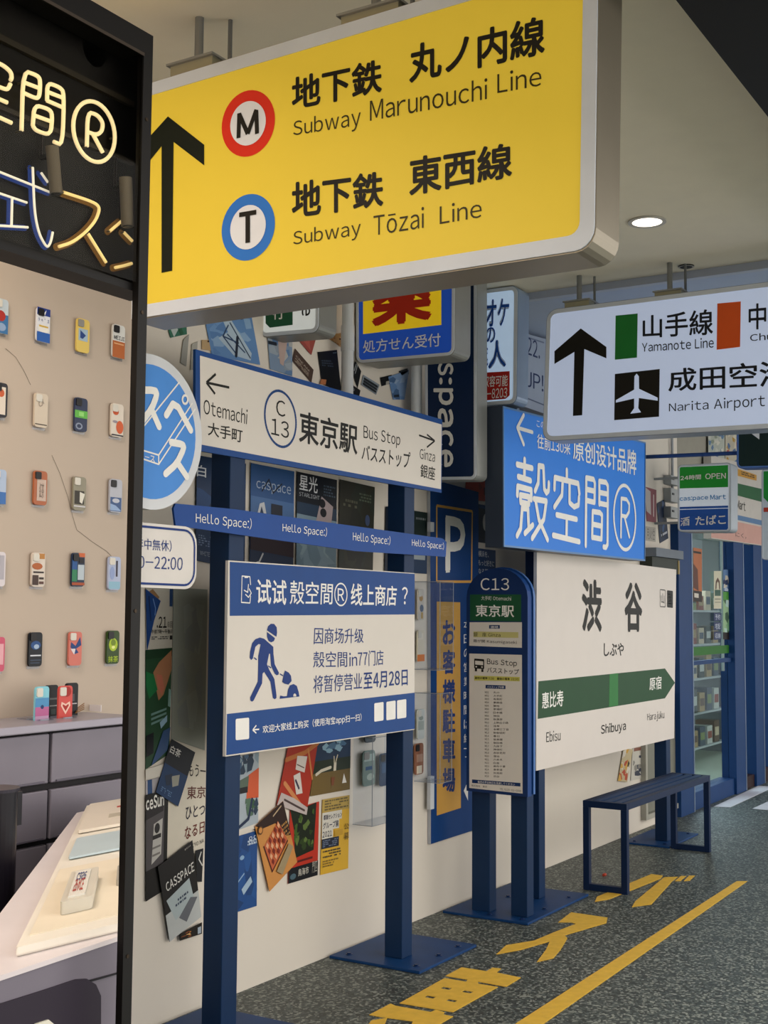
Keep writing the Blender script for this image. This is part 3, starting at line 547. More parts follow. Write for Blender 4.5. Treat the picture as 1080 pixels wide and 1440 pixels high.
# middle group under the store notice
poster([(333, 1064), (364, 1058), (363, 1164), (331, 1172)], 'a8b4bc', [('n', 0, .0, 1, .25, 12, ['1b2430', '44607c', '2a3c50', '8ca0ac'], .2), ('p', [(.5, .28), (1, .2), (1, .6), (.45, .58)], 'cf5a34'), ('p', [(.15, .32), (.55, .28), (.5, .5), (.1, .48)], '5a6a5c'), ('r', .15, .42, .5, .5, '1c1c20'), ('n', .4, .58, 1, .82, 12, ['3a5a40', '2b3c50', '54705c'], .15), ('l', [(.15, .93), (.55, .85), (.7, .6)], '22304c', .09), ('p', [(0, .97), (1, .93), (1, 1), (0, 1)], 'ddd6ca')], 'photo poster with orange box beside the left blue post')
poster([(331, 1177), (362, 1168), (361, 1274), (329, 1284)], '1f4a86', [('n', 0, 0, 1, 1, 10, ['245290', '1a3f74'], .3), ('t', .6, .05, .98, .15, '88', 'd0d8e0'), ('L', .55, .1, .98, .18, 2, 'b8c8d8'), ('p', [(.3, .72), (.7, .58), (.78, .66), (.4, .8)], '9fb8cc'), ('l', [(.1, .62), (.4, .52)], '8aa8c8', .04), ('o', .3, .3, .1, .03, '88a8c8'), ('p', [(0, .8), (.4, .9), (.1, 1), (0, 1)], '173a6a')], 'blue leaflet with pale tilted card beside the left post')
poster([(405, 1051), (447, 1045), (430.6, 1146), (389, 1132)], 'a8301c', [('l', [(.02, .22), (.6, .12), (.99, .0)], 'bc7038', .09), ('l', [(.7, .08), (1.0, .5)], 'c88048', .05), ('l', [(.12, .62), (.9, .95)], 'cc8450', .09), ('p', [(.36, .16), (.7, .18), (.7, .42), (.38, .38)], 'd4ccc4'), ('p', [(.35, .48), (.55, .42), (.75, .72), (.55, .76)], 'd4ccc4'), ('l', [(.45, .55), (.6, .66)], '3a3048', .05), ('l', [(.4, .3), (.65, .35)], '5a4038', .02), ('p', [(.06, .78), (.5, .82), (1, .9), (1, 1), (0, 1)], 'bcb0ac'), ('l', [(.2, .88), (.9, .95)], '4a3a38', .04)], 'red poster with orange batons and white card', lay=1)
poster([(446, 1046), (493, 1039), (492, 1110), (436, 1120)], '6f5a2c', [('r', 0, 0, 1, .38, '14304e'), ('n', .05, .0, .95, .22, 9, ['8ab0c4', '4a7090', '1b3c5c'], .14), ('r', 0, .34, 1, .58, '1e2a18'), ('l', [(.08, .6), (.2, .54), (.45, .5)], 'cfc8b4', .05), ('l', [(.52, .3), (.55, .5), (.62, .28)], 'd8ccb0', .025), ('r', .53, .42, .6, .58, 'd8d0bc'), ('p', [(.78, .85), (.82, .66), (.9, .85)], 'e8e4da'), ('p', [(.48, .7), (.58, .7), (.56, .86), (.5, .86)], '7a4426')], 'night field poster with raised-arm dancer')
poster([(358.5, 1162), (398, 1126.5), (418, 1212), (379, 1254)], 'c98a48', [('p', [(.0, .0), (1, 0), (1.0, .55), (.72, .46), (.62, .2), (.22, .12)], '2c1812'), ('l', [(.6, .08), (.9, .04)], 'b8a080', .03), ('L', .78, .3, .98, .6, 5, 'b88848'), ('p', [(.12, .36), (.7, .2), (.86, .56), (.2, .78)], 'c0603a'), ('l', [(.12, .36), (.2, .78)], '4a1c14', .03), ('l', [(.2, .78), (.85, .58)], '4a1c14', .03)] +
       [('p', [(.18+.11*i+.02*j, .38-.035*i+.09*j), (.23+.11*i+.02*j, .34-.035*i+.09*j), (.27+.11*i+.02*j, .40-.035*i+.09*j), (.22+.11*i+.02*j, .44-.035*i+.09*j)], '7a281c' if (i+j) % 2 else 'e0a880') for i in range(5) for j in range(4)] + [('p', [(.3, .82), (.85, .62), (.95, .72), (.45, .94)], '9c8a68'), ('o', .1, .1, .08, .06, '5a3a1c'), ('o', .1, .1, .055, .04, 'c98a48')], 'tilted orange card picturing a red checked keyboard', lay=2)
poster([(408, 1139), (449, 1127), (446.5, 1230.5), (405, 1243)], 'b8321e', [('p', [(0, .0), (.5, .02), (.9, .0), (.84, .64), (.2, .68), (.15, .3)], '16200e'), ('n', .15, .08, .82, .6, 26, ['2c4018', '3e5a20', '10180a', '5a7034'], .1), ('r', 0, .80, 1, 1, '12151a'), ('t', .32, .84, .68, .94, '鳥海市', 'c0bcb0', .01), ('t', .8, .80, .97, .95, '門匹', 'b0aca0'), ('r', .28, .72, .8, .75, '5a1812'), ('o', .15, .92, .1, .04, '4a6470')], 'red poster with black framed green leaves')
poster([(453.5, 1124.6), (491.5, 1118), (489.6, 1221), (450.6, 1230.5)], 'dcae34', [('r', .0, .0, 1, .18, 'b89c50'), ('L', .08, .02, .95, .17, 4, '6a5c38'), ('r', 0, .18, .72, .30, 'd8d4c8'), ('t', .05, .21, .72, .28, '都展セレクション', '1c1e38', .02), ('r', 0, .3, .62, .42, 'd8d4c8'), ('t', .03, .31, .60, .40, 'グループ展', '1c1e38', .02), ('r', 0, .42, .4, .53, 'd8d4c8'), ('t', .02, .43, .36, .51, '2021', '1c1e38', .02), ('r', 0, .53, .62, .66, '182236'), ('L', .04, .55, .58, .65, 4, '6c7890'), ('L', .05, .69, .7, .80, 3, '5a5030'), ('r', .45, .44, .75, .52, 'c89c30'), ('t', .80, .38, .98, .46, '公', '4a3a18'), ('t', .80, .5, .98, .6, '募', '4a3a18'), ('L', .05, .82, .6, .92, 3, '8a7230')], 'yellow exhibition poster dated 2021')
# right of the parking board
poster([(655, 642), (691, 650), (690, 706), (655, 702)], 'a83820', [('r', 0, 0, 1, .08, 'd0ccc0'), ('n', .5, .1, .98, .9, 12, ['8c2c1a', 'c05030', '6a2014'], .2), ('o', .84, .55, .08, .2, 'c0b8ac')], 'red poster with white sketch behind the navy light box', lay=0)
poster([(655, 600), (692, 606), (691, 648), (655, 642)], '1a2c4c', [('p', [(.8, .6), (1, .4), (1, .9)], 'b8bcc4')], 'dark blue scrap behind the tall navy sign')
poster([(655, 706), (691, 712), (690, 765), (655, 760)], '131a28', [('o', .76, .45, .1, .22, 'c4c0b8'), ('o', .9, .9, .06, .15, 'b0acac'), ('r', .5, 0, 1, .1, '1f3c66')], 'black poster with white flower left of the blue sign')
poster([(650, 768), (697, 774), (697, 812), (650, 808)], '16345e', [('t', .47, .08, .78, .3, '横浜を、', 'd8dce0'), ('t', .47, .4, .95, .62, 'もっと好きに', 'd8dce0'), ('t', .47, .72, .85, .92, 'なる街で', 'd8dce0')], 'navy text poster peeking over the bus stop pillar')
poster([(657, 1112), (697, 1118), (696, 1166), (657, 1170)], '9aa08a', [('p', [(.8, .1), (1, 0), (1, .6), (.85, .8)], '2a5434'), ('r', .7, .8, .98, .95, 'a86a5a')], 'pale print partly seen between the bus stop posts')
# under the station board
poster([(877, 1052), (890, 1054), (882, 1100), (869, 1098)], 'c8b890', [('n', 0, 0, 1, 1, 16, ['3a2a20', 'b84a2c', 'd8a848', 'e0d8c8'], .25)], 'colourful comic leaflet under the station board', lay=1)
poster([(890, 1050), (906, 1047), (905, 1094), (887, 1098)], 'c8c4b8', [('n', .1, .3, .9, .9, 10, ['3c4250', '8c8880'], .2), ('r', .1, .05, .9, .15, '8a5a4a')], 'grey newspaper leaflet beside the comic leaflet')
poster([(906, 684), (923, 689), (923, 735), (910, 733)], '8c4650', [('p', [(0, 0), (.5, .1), (.45, .8), (0, .7)], 'c0b8b4'), ('l', [(.75, .2), (.7, .8)], 'd8c8c4', .08)], 'dusty red leaflet right of the large blue sign')
poster([(924, 708), (935, 702), (940, 757), (928, 764)], '1e2c44', [('n', 0, 0, 1, 1, 8, ['16202e', '34507a', '10141c'], .25), ('L', .2, .8, .9, .9, 1, 'b8bcc4')], 'torn dark blue leaflet beside the dusty red leaflet')
poster([(908, 740), (922, 742), (922, 762), (908, 760)], 'b0aaa0', [('t', .1, .1, .9, .9, '月火住', '6a6460')], 'faint grey notice under the dusty red leaflet')

# ================================================================ WALL FIXTURES
def pipe(x, y0, y1, wpx, col, label, Y=2.99, joints=()):
    a = P(x, (y0+y1)/2, 1, Y); r = PD(x, y0, 1, Y, wpx/2); z1 = P(x, y0, 1, Y).z; z0 = P(x, y1, 1, Y).z
    t = thing('wall_pipe', (a.x, Y, z0), label, 'pipe')
    g = G(); g.tube([(a.x, Y, z0), (a.x, Y, min(z1, CEIL))], r, mat(col, .4), 20); build(g, 'pipe', t)
    for j in joints:
        z = P(x, j, 1, Y).z; g = G(); g.tube([(a.x, Y, z-.012), (a.x, Y, z+.10)], r*1.12, mat(col, .4), 20); build(g, 'joint', t)
    return t
pipe(489, 350, 600, 17, 'c8ccce', 'white drain pipe with joint left of the pharmacy sign', 2.98, (490,))
pipe(586, 350, 660, 15, 'cfd4d8', 'white pipe between pharmacy and tall navy signs', 2.98)
pipe(945, 560, 690, 4, '9ea2a6', 'thin grey conduit on the beige wall', 3.04)
for (y0, y1, lab) in ((668, 684, 'upper grey junction box on the conduit'), (686, 708, 'middle grey junction box on the conduit'), (712, 730, 'lower grey junction box on the conduit')):
    a = P(940, y0, 1, 3.02); b = P(952, y1, 1, 3.02)
    t = thing('junction_box', (a.x, 3.02, b.z), lab, 'junction box', 'junction boxes on the conduit')
    g = G(); g.box((a.x, 3.0, b.z), (b.x, 3.058, a.z), mat('a9acac', .5)); build(g, 'box', t, bevel=.004)
    g = G(); g.box((a.x+.02, 2.996, (a.z+b.z)/2), (a.x+.06, 3.0, (a.z+b.z)/2+.015), mat('4a4c4e', .5)); build(g, 'latch', t)
# grey ventilation box above station board
a = P(911, 770, 1, 3.0); b = P(950, 800, 1, 3.0)
t = thing('wall_vent', (a.x, 3.0, b.z), 'grey boxy vent over the station board right corner', 'vent')
g = G(); g.box((a.x, 2.94, a.z-.06), (b.x, 3.058, a.z), mat('6e7680', .5)); build(g, 'hood', t)
g = G(); g.box((a.x, 2.97, b.z-.04), (b.x, 3.058, a.z-.061), mat('30352f', .5)); build(g, 'opening', t)
g = G(); g.box((b.x-.04, 2.965, b.z-.04), (b.x-.01, 2.97, a.z-.07), mat('a08c58', .5)); build(g, 'edge_strip', t)
# framed panel low on the wall
a = P(906, 1044, 1, 3.03); b = P(927, 1146, 1, 3.03)
t = thing('framed_panel', (a.x, 3.03, b.z), 'grey framed panel low behind the bench', 'panel')
g = G(); g.box((a.x+.04, 3.04, b.z+.04), (wx1-.03, 3.058, a.z+.3), mat('7c7c70', .4)); build(g, 'pane', t)
for q0, q1 in (((a.x, b.z), (a.x+.035, a.z+.3)), ((a.x+.036, b.z), (wx1-.03, b.z+.035))):
    g = G(); g.box((q0[0], 3.02, q0[1]), (q1[0], 3.058, q1[1]), mat('a8a69a', .4)); build(g, 'frame', t)
# dim grey storage wall patch behind upper right
g = G(); a = P(948, 560, 1, 3.05); b = P(996, 700, 1, 3.05)

# ================================================================ POSTS AND BOARDS
postb = mat('0d2c50', .5, var=.08); posts_dark = mat('143264', .45)
boltm = mat('16305c', .35, .3)
def square_post(t, px, py, Y, w, ztop, d=None):
    c = P(px, py, 1, Y); d = d or w
    g = G(); g.box((c.x-w*0, Y, .012), (c.x+w, Y+d, ztop), postb); o = build(g, 'post', t, bevel=.003); return c.x
def base_plate(t, x0, y0, x1, y1, bolts, edge=True):
    g = G(); g.box((x0, y0, 0), (x1, y1, .012), mat('0f3a6c', .5, var=.1)); o = build(g, 'base_plate', t, bevel=.002)
    for bx, by in bolts:
        g = G(); g.tube([(bx, by, .012), (bx, by, .019)], .009, boltm, 6); g.tube([(bx, by, .0115), (bx, by, .0135)], .015, boltm, 14); build(g, 'bolt', o)
def board(name, label, sh, quad, th, face_m, edge_m, parent=None, loc=None, r=0., part='panel'):
    q = sh.pts(quad, 0); t = parent or thing(name, loc or q[3], label, 'sign')
    g = G(); g.prism(rquad(q, r, 0) if r else q, -NRM[sh.ax]*th, face_m, edge_m); build(g, part, t); return t
def lettering(t, items, m, name='lettering', lab=None):
    for q, s, bold in items:
        g = G(); text(g, q, s, m, bold); o = build(g, name, t)
        if lab: o['label'] = lab
ink = mat('1b1914', .5); inkb = mat('12357a', .5); paper = mat('ddd6cc', .5, var=.02); sblue = mat('133f7a', .5); sblue2 = mat('184688', .5); white = mat('f0eee8', .5)
# ---- station direction sign on two posts (Otemachi / Ginza) + store notice
YB = 2.74
t = thing('bus_stop_sign', (4.0, 2.8, 0), 'tall two-post blue sign frame carrying long white direction board', 'sign')
x = square_post(t, 324, 650, YB+.012, .085, 2.25); base_plate(t, x-.25, 2.56, x+.28, 3.03, [(x-.2, 2.62), (x+.22, 2.62), (x+.22, 2.96), (x-.2, 2.96)])
x = square_post(t, 566, 1200, YB+.012, .085, 2.25); pf = P(590, 1366, 2, .012); base_plate(t, pf.x, pf.y, pf.x+.5, 3.04, [(pf.x+.06, pf.y+.05), (pf.x+.42, pf.y+.05), (pf.x+.42, 2.98), (pf.x+.06, 2.98), (pf.x+.25, pf.y+.05)])
sh = Sheet(1, YB)
board('', '', sh, [(275, 491), (622, 590), (621, 693), (275, 633)], .011, sblue2, sblue, t, part='direction_board')
g = G(); q = [(281, 501), (615, 596), (614, 687), (281, 625)]; g.poly(sh.pts([(281, 500), (621, 597), (620, 688), (282, 625)], 1), paper); build(g, 'white_field', t)
g = G(); w = sh.w(300, 540, 3.6)
ribbon(g, sh.pts([(303, 526), (290, 538), (302, 554)], 2), w, ink, NRM[1], caps=False); ribbon(g, sh.pts([(290, 538), (322, 545)], 2), w, ink, NRM[1], caps=False)
ribbon(g, sh.pts([(600, 611), (611, 620), (600, 629)], 2), w*.9, ink, NRM[1], caps=False); ribbon(g, sh.pts([(589, 612), (611, 620)], 2), w*.9, ink, NRM[1], caps=False); build(g, 'arrow', t)
g = G(); e = sh.pts(ell(394, 589, 22, 39, .30), 2); ribbon(g, e, sh.w(394, 589, 3.6), sblue, NRM[1], True, False); build(g, 'route_ring', t)
lettering(t, [(qt(sh, 286, 560, 348, 576, 347, 597, 286, 582), 'Otemachi', 0), (qt(sh, 292, 593, 341, 604, 340, 623, 292, 612), '大手町', .01),
  (qt(sh, 388, 561, 401, 565, 401, 587, 388, 584), 'C', .0), (qt(sh, 381, 587, 406, 594, 406, 617, 381, 611), '13', .0),
  (qt(sh, 421, 576, 503, 598, 502, 640, 420, 622), '東京駅', .014), (qt(sh, 511, 598, 563, 611, 562, 631, 511, 621), 'Bus Stop', 0), (qt(sh, 509, 625, 577, 636, 576, 660, 508, 647), 'バスストップ', .008),
  (qt(sh, 590, 630, 612, 635, 611, 650, 590, 645), 'Ginza', 0), (qt(sh, 591, 652, 612, 657, 611, 676, 591, 671), '銀座', .008)], ink)
# banner strip
tb_ = thing('banner_strip', P(430, 740, 1, 2.725), 'long blue strip banner repeating greeting across both posts', 'banner')
sh = Sheet(1, 2.728); g = G(); g.prism(sh.pts([(247, 708), (330, 716), (500, 740), (622, 757), (628, 762), (627, 783), (500, 775), (330, 751), (247, 739), (244, 715)], 0), (0, .008, 0), mat('1b4a96', .5)); build(g, 'strip', tb_)
lettering(tb_, [(qt(sh, 275, 720, 354, 729, 353, 747, 275, 738), 'Hello Space:)', 0), (qt(sh, 397, 735, 460, 742, 459, 757, 397, 750), 'Hello Space:)', 0), (qt(sh, 496, 747, 549, 754, 548, 769, 496, 763), 'Hello Space:)', 0), (qt(sh, 579, 757, 624, 763, 624, 775, 579, 770), 'Hello Space:)', 0)], white)
# store notice
tn = thing('store_notice_board', P(320, 1064, 1, 2.735), 'white and blue store notice with worker pictogram between posts', 'sign')
sh = Sheet(1, 2.735)
board('', '', sh, [(321, 788), (583, 806), (583, 1026), (317, 1064)], .012, paper, mat('c8c6c4', .4), tn, part='panel')
g = G(); g.poly(sh.pts([(323, 790), (583, 807), (583, 864), (323, 866)], 1), sblue2); build(g, 'blue_header', tn)
g = G(); g.poly(sh.pts([(319, 1004), (583, 974), (583, 1025), (318, 1062)], 1), sblue2); build(g, 'blue_footer', tn)
lettering(tn, [(qt(sh, 360, 814, 403, 816, 402, 851, 360, 849), '试试', .012), (qt(sh, 408, 816, 468, 820, 467, 850, 407, 850), '殼空間', .005), (qt(sh, 493, 820, 558, 824, 557, 852, 493, 852), '线上商店', .012), (qt(sh, 565, 825, 573, 826, 573, 850, 565, 850), '?', .005)], white)
g = G(); ribbon(g, sh.pts(ell(479, 836, 8.6, 15.5, .05), 2), sh.w(479, 836, 2.2), white, NRM[1], True, False); text(g, qt(sh, 474.5, 827, 483.5, 828, 483.5, 845, 474.5, 845), 'R', white, .01); build(g, 'circled_letter', tn)
g = G(); w = sh.w(345, 828, 1.6)
ribbon(g, sh.pts([(352, 822), (351, 811), (340, 810), (339, 847), (351, 848), (352, 838)], 2), w, white, NRM[1]); ribbon(g, sh.pts([(344, 812), (348, 812)], 2), w, white, NRM[1])
ribbon(g, sh.pts([(349, 822), (348, 833), (343, 830)], 2), w, white, NRM[1]); ribbon(g, sh.pts([(350, 828), (353, 834), (349, 840), (345, 836)], 2), w, white, NRM[1]); build(g, 'phone_icon', tn)
lettering(tn, [(qt(sh, 442, 882, 511, 884, 511, 904, 441, 906), '因商场升级', .0), (qt(sh, 441, 916, 488, 916, 488, 938, 440, 939), '殼空間', 0), (qt(sh, 491, 918, 502, 918, 502, 936, 491, 937), 'in', 0), (qt(sh, 503, 915, 539, 914, 539, 935, 503, 938), '77门店', 0), (qt(sh, 441, 950, 509, 946, 509, 969, 440, 975), '将暂停营业', 0), (qt(sh, 511, 946, 573, 941, 573, 964, 511, 970), '至4月28日', .012)], inkb)
lettering(tn, [(qt(sh, 369, 1020, 508, 1003, 508, 1015, 369, 1033), '欢迎大家线上购买（使用淘宝app扫一扫）', .006)], white)
g = G(); w = sh.w(360, 1026, 2)
ribbon(g, sh.pts([(360, 1020), (355, 1026.5), (360, 1031)], 2), w, white, NRM[1], caps=False); ribbon(g, sh.pts([(355, 1026.5), (364, 1025.5)], 2), w, white, NRM[1], caps=False); build(g, 'arrow', tn)
for (x0, y0, x1, y1) in ((331, 1010, 350, 1041), (526, 988, 539, 1015), (543, 986, 556, 1013), (558, 984, 571, 1011)):
    g = G(); g.poly(rquad(qt(sh, x0, y0+1, x1, y0-1, x1, y1-2, x0, y1), .006), white); build(g, 'blank_tag', tn)
pg = Sheet(1, 2.735, (320, 860, 6.75))
g = G()
for poly in ([(372, 178), (382, 140), (408, 116), (440, 117), (465, 150), (468, 200), (462, 240)], [(372, 193), (448, 252), (438, 280), (412, 292), (388, 280), (373, 240)],
             [(232, 300), (262, 262), (305, 246), (345, 258), (432, 335), (434, 400), (445, 500), (486, 580), (480, 600), (462, 604), (446, 590), (412, 520), (402, 400), (392, 400), (372, 500), (392, 550), (442, 640), (462, 790), (462, 820), (445, 832), (428, 820), (405, 665), (345, 572), (330, 590), (326, 680), (245, 845), (230, 855), (214, 845), (212, 815), (285, 665), (288, 560), (290, 420), (312, 312), (292, 308), (262, 335), (238, 445), (222, 460), (208, 440), (212, 380)],
             [(252, 432), (276, 452), (272, 462), (248, 442)], [(384, 512), (414, 530), (410, 540), (380, 520)], [(497, 586), (526, 604), (522, 614), (493, 596)],
             [(543, 560), (580, 580), (600, 610), (606, 660), (575, 694), (540, 685), (516, 668), (530, 600)], [(492, 828), (498, 796), (530, 804), (562, 802), (572, 740), (590, 700), (625, 688), (655, 705), (672, 760), (680, 806)]):
    g.poly(pg.pts(poly, 2), inkb)
g.poly(pg.pts([(620, 806), (622, 785), (635, 775), (648, 790), (648, 806)], 3), paper); build(g, 'worker_pictogram', tn)
# ---- parking board on the wall
tp_ = thing('parking_sign', P(607, 1187, 1, 2.99), 'tall blue parking board with big P and orange panel', 'sign')
sh = Sheet(1, 3.04)
board('', '', sh, [(605, 673), (673, 692), (671, 1166), (606, 1187)], .018, sblue, mat('b8bcc4', .3, .3), tp_, part='panel')
amberm = mat('d6a450', .5, var=.05)
g = G(); ribbon(g, sh.pts([(614, 711), (664, 719), (663, 818), (614, 818)], 1), sh.w(640, 760, 3.6), amberm, NRM[1], True, False); build(g, 'yellow_border', tp_)
g = G(); text(g, qt(sh, 626, 724, 654, 729, 654, 803, 626, 806), 'P', white, .035); build(g, 'letter_p', tp_)
g = G(); g.poly(sh.pts([(614, 846), (647, 847), (648, 1136), (614, 1147)], 1), amberm); build(g, 'orange_panel', tp_)
for i, ch in enumerate('お客様駐車場'):
    y = 872+i*41.5; g = G(); text(g, qt(sh, 622, y, 640, y, 640, y+34, 622, y+35), ch, inkb, .03); build(g, 'lettering', tp_)
for i, ch in enumerate('本日の営業時間は終了'):
    y = 872+i*20; g = G(); text(g, qt(sh, 652, y, 660, y, 660, y+13, 652, y+13), ch, white, 0); build(g, 'lettering', tp_)
g = G(); g.poly(sh.pts([(652, 1112), (658, 1098), (658, 1126)], 1), white); build(g, 'arrow', tp_)
for (y0, y1) in ((734, 748), (1092, 1137)):
    a = P(603, y0, 1, 3.03); b = P(608, y1, 1, 3.03); g = G(); g.box((a.x, 3.02, b.z), (b.x, 3.039, a.z), mat('d0d4d8', .3)); build(g, 'hinge_clip', tp_)
# acrylic display boxes with phone cases
acr = glassmat('acrylic_box', (.93, .95, .98, 1), .05)
def abox(x0, y0, x1, y1, lab, depth=.30, Yb=3.05):
    A = P(x0, y0, 1, Yb); B = P(x1, y1, 1, Yb); t = thing('acrylic_box', (A.x, Yb-depth, B.z), lab, 'display box', 'acrylic display boxes on the wall')
    e = .004; X0, X1, Z0, Z1, Y0, Y1 = A.x, B.x, B.z, A.z, Yb-depth, Yb
    for nm, a, b in (('front_pane', (X0, Y0, Z0), (X1, Y0+e, Z1)), ('side_pane', (X0, Y0+e, Z0), (X0+e, Y1, Z1)), ('side_pane', (X1-e, Y0+e, Z0), (X1, Y1, Z1)), ('bottom_pane', (X0+e, Y0+e, Z0), (X1-e, Y1, Z0+e)), ('top_pane', (X0+e, Y0+e, Z1-e), (X1-e, Y1, Z1))):
        g = G(); g.box(a, b, acr); build(g, nm, t)
    g = G(); m = mat('9aa0a8', .25)
    for p, q in (((X0, Y0, Z0), (X1, Y0, Z0)), ((X0, Y0, Z1), (X1, Y0, Z1)), ((X0, Y0, Z0), (X0, Y0, Z1)), ((X1, Y0, Z0), (X1, Y0, Z1)), ((X0, Y0, Z0), (X0, Y1, Z0)), ((X1, Y0, Z0), (X1, Y1, Z0)), ((X0, Y0, Z1), (X0, Y1, Z1))):
        g.tube([p, q], .0016, m, 5)
    build(g, 'polished_edge', t); return t
abox(583, 818, 601.5, 940, 'clear acrylic box overlapping upper parking board', .14)
abox(583, 974, 599, 1095, 'clear acrylic box overlapping lower parking board', .14)
abox(497, 1036, 540, 1148, 'clear acrylic box under the store notice', .1)
gw = 'phone cases in acrylic boxes'
case(592, 850, 9, 44, 'c9c2b8', [('o', .5, .3, .3, .1, 'b08c5c'), ('o', .6, .62, .3, .12, '5a6a80'), ('r', .5, .75, .8, .95, 'b89a5c')], 'clear case with ring charm beside the parking board', Y=3.03, grp=gw, bump='w', hook=False)
case(592, 908, 10, 44, 'd8cfbc', [('r', 0, .78, 1, 1, 'd87a3c'), ('r', .2, .1, .8, .3, 'e0d8c8')], 'cream case with orange base beside the parking board', Y=3.03, grp=gw, bump='w', hook=False)
case(592, 1018, 10, 42, 'c4c8c2', [('r', .1, .4, .9, .7, 'a0a8a0'), ('o', .5, .3, .3, .08, '8a948c')], 'pale grey-green case beside the parking board', Y=3.03, grp=gw, bump='w', hook=False)
case(589.5, 1067, 12, 44, '8a5a44', [('r', .2, .35, .9, .6, 'a88470'), ('r', .2, .72, .8, .97, 'd8ccb4')], 'brown case with beige label beside the parking board', Y=3.03, grp=gw, hook=False)
case(519, 1080, 17, 50, '7a8c84', [('r', .1, .1, .9, .3, 'a8b8b0'), ('r', .2, .45, .8, .55, '36587c'), ('o', .6, .75, .3, .1, 'b0bcb0')], 'grey-green patterned case under the store notice', Y=3.03, grp=gw, bump='g', hook=False)
case(541, 1082, 13, 46, '1e3a5c', [('r', .2, .3, .8, .6, '2f5278')], 'navy case under the store notice', Y=3.03, grp=gw, hook=False)
case(521, 1036, 15, 16, '3a4048', [('r', .1, .1, .9, .9, '50585c')], 'dark case end just below the store notice edge', Y=3.03, grp=gw, hook=False)

# ---- round station-style sign and opening hours sign, hung beside the post
ctr = P(213, 607, 1, 2.62); rad = PD(213, 607, 1, 2.62, 110)
tr_ = thing('round_sign', (ctr.x, 2.65, ctr.z-rad), 'round blue sign with white katakana and white rim', 'sign')
def disc(c, r, Y, n=48): return [Vector((c.x+r*math.cos(2*math.pi*k/n), Y, c.z+r*math.sin(2*math.pi*k/n))) for k in range(n)]
g = G(); g.prism(disc(ctr, rad, 2.62), (0, .045, 0), mat('d3d6da', .35), mat('b6b8b6', .4)); build(g, 'housing', tr_)
g = G(); g.poly(disc(ctr, rad*.865, 2.6192), mat('4a8ddb', .45)); build(g, 'blue_face', tr_)
g = G(); g.box((ctr.x-.02, 2.68, ctr.z-.02), (ctr.x+.02, WALLY, ctr.z+.02), mat('8a8c8a', .4, .5)); build(g, 'bracket', tr_)
sh = Sheet(1, 2.62, (200, 480, 4.0)); g = G(); w = sh.w(40, 300, 42); n = NRM[1]
for s_, ww in (([(-40, 275), (70, 275), (80, 300), (50, 380), (-20, 470)], w), ([(50, 385), (92, 480)], w), ([(132, 415), (180, 335), (270, 500)], w), ([(160, 568), (225, 580), (232, 600), (190, 690), (128, 745)], w), ([(200, 690), (248, 762)], w)):
    ribbon(g, sh.pts(smooth_path(s_, 1), 4), ww, white, n)
build(g, 'katakana', tr_)
g = G(); ribbon(g, sh.pts(ell(237, 328, 15, 24), 5), sh.w(40, 300, 14), white, n, True, False); build(g, 'dot_ring', tr_)
g = G()
for s_ in ([(-60, 560), (205, 232)], [(-60, 595), (90, 640), (278, 350)], [(-60, 640), (90, 692), (295, 382)], [(90, 640), (90, 692)]):
    ribbon(g, sh.pts(s_, 3), sh.w(40, 300, 9), white, n)
build(g, 'outline_strokes', tr_)
lettering(tr_, [(qt(sh, 12, 632, 68, 648, 68, 682, 12, 668, 4), '-ス', .01)], white)
th_ = thing('hours_sign', P(250, 828, 1, 2.62), 'rounded white opening hours sign under the round sign', 'sign')
sh = Sheet(1, 2.62)
q = sh.pts([(120, 727), (277, 742), (276, 829), (120, 823)], 0)
g = G(); g.prism(rquad(q, .055), (0, .04, 0), mat('ddd8d2', .4), mat('c0bcb6', .4)); build(g, 'panel', th_)
g = G(); qq = rquad(q, .048, .012); ribbon(g, [p+n*.0012 for p in qq], .007, inkb, n, True, False); build(g, 'blue_outline', th_)
g = G(); g.box((q[1].x-.3, 2.66, (q[0].z+q[3].z)/2-.015), (q[1].x-.27, WALLY, (q[0].z+q[3].z)/2+.015), mat('8a8c8a', .4, .5)); build(g, 'bracket', th_)
lettering(th_, [(qt(sh, 190, 756, 241, 760, 241, 776, 190, 772), '年中無休）', .0), (qt(sh, 185, 781, 257, 784, 256, 802, 185, 798), '10-22:00', .0)], inkb)

# ---- bus stop pillar (faces the camera side)
XS = 5.56
tc = thing('bus_stop_pillar', (5.7, 2.85, 0), 'blue rounded-top bus stop pillar numbered C13 on two posts', 'sign')
sh = Sheet(0, XS)
navy = mat('0f2e60', .5); navy2 = mat('134080', .5)
def arch(x0, x1, ytop, ysh, yb0, yb1, n=14):
    cx = (x0+x1)/2; o = []
    for k in range(n+1):
        a = math.pi*(1-k/n); o.append((cx+(x1-x0)/2*math.cos(a), ysh-(ysh-ytop)*math.sin(a)))
    return o+[(x1, yb1), (x0, yb0)]
front = arch(656, 742, 799, 840, 1112, 1121)
g = G(); g.prism(sh.pts(front), (.045, 0, 0), navy, navy2); build(g, 'front_panel', tc)
g = G(); g.prism([p+Vector((.05, 0, 0)) for p in sh.pts(arch(657, 744, 797, 840, 1112, 1119))], (.02, 0, 0), navy2, mat('4a74b4', .35)); build(g, 'back_panel', tc)
g = G(); g.poly(sh.pts([(661, 836), (733, 836), (733, 874), (661, 873)], 1), mat('1c5434', .5)); build(g, 'green_field', tc)
g = G(); g.poly(sh.pts([(660.5, 875), (734, 875), (734, 911), (660, 908)], 1), paper); build(g, 'upper_card', tc)
g = G(); g.poly(sh.pts([(660, 919), (734, 921), (735, 1116), (660, 1108)], 1), paper); build(g, 'timetable_card', tc)
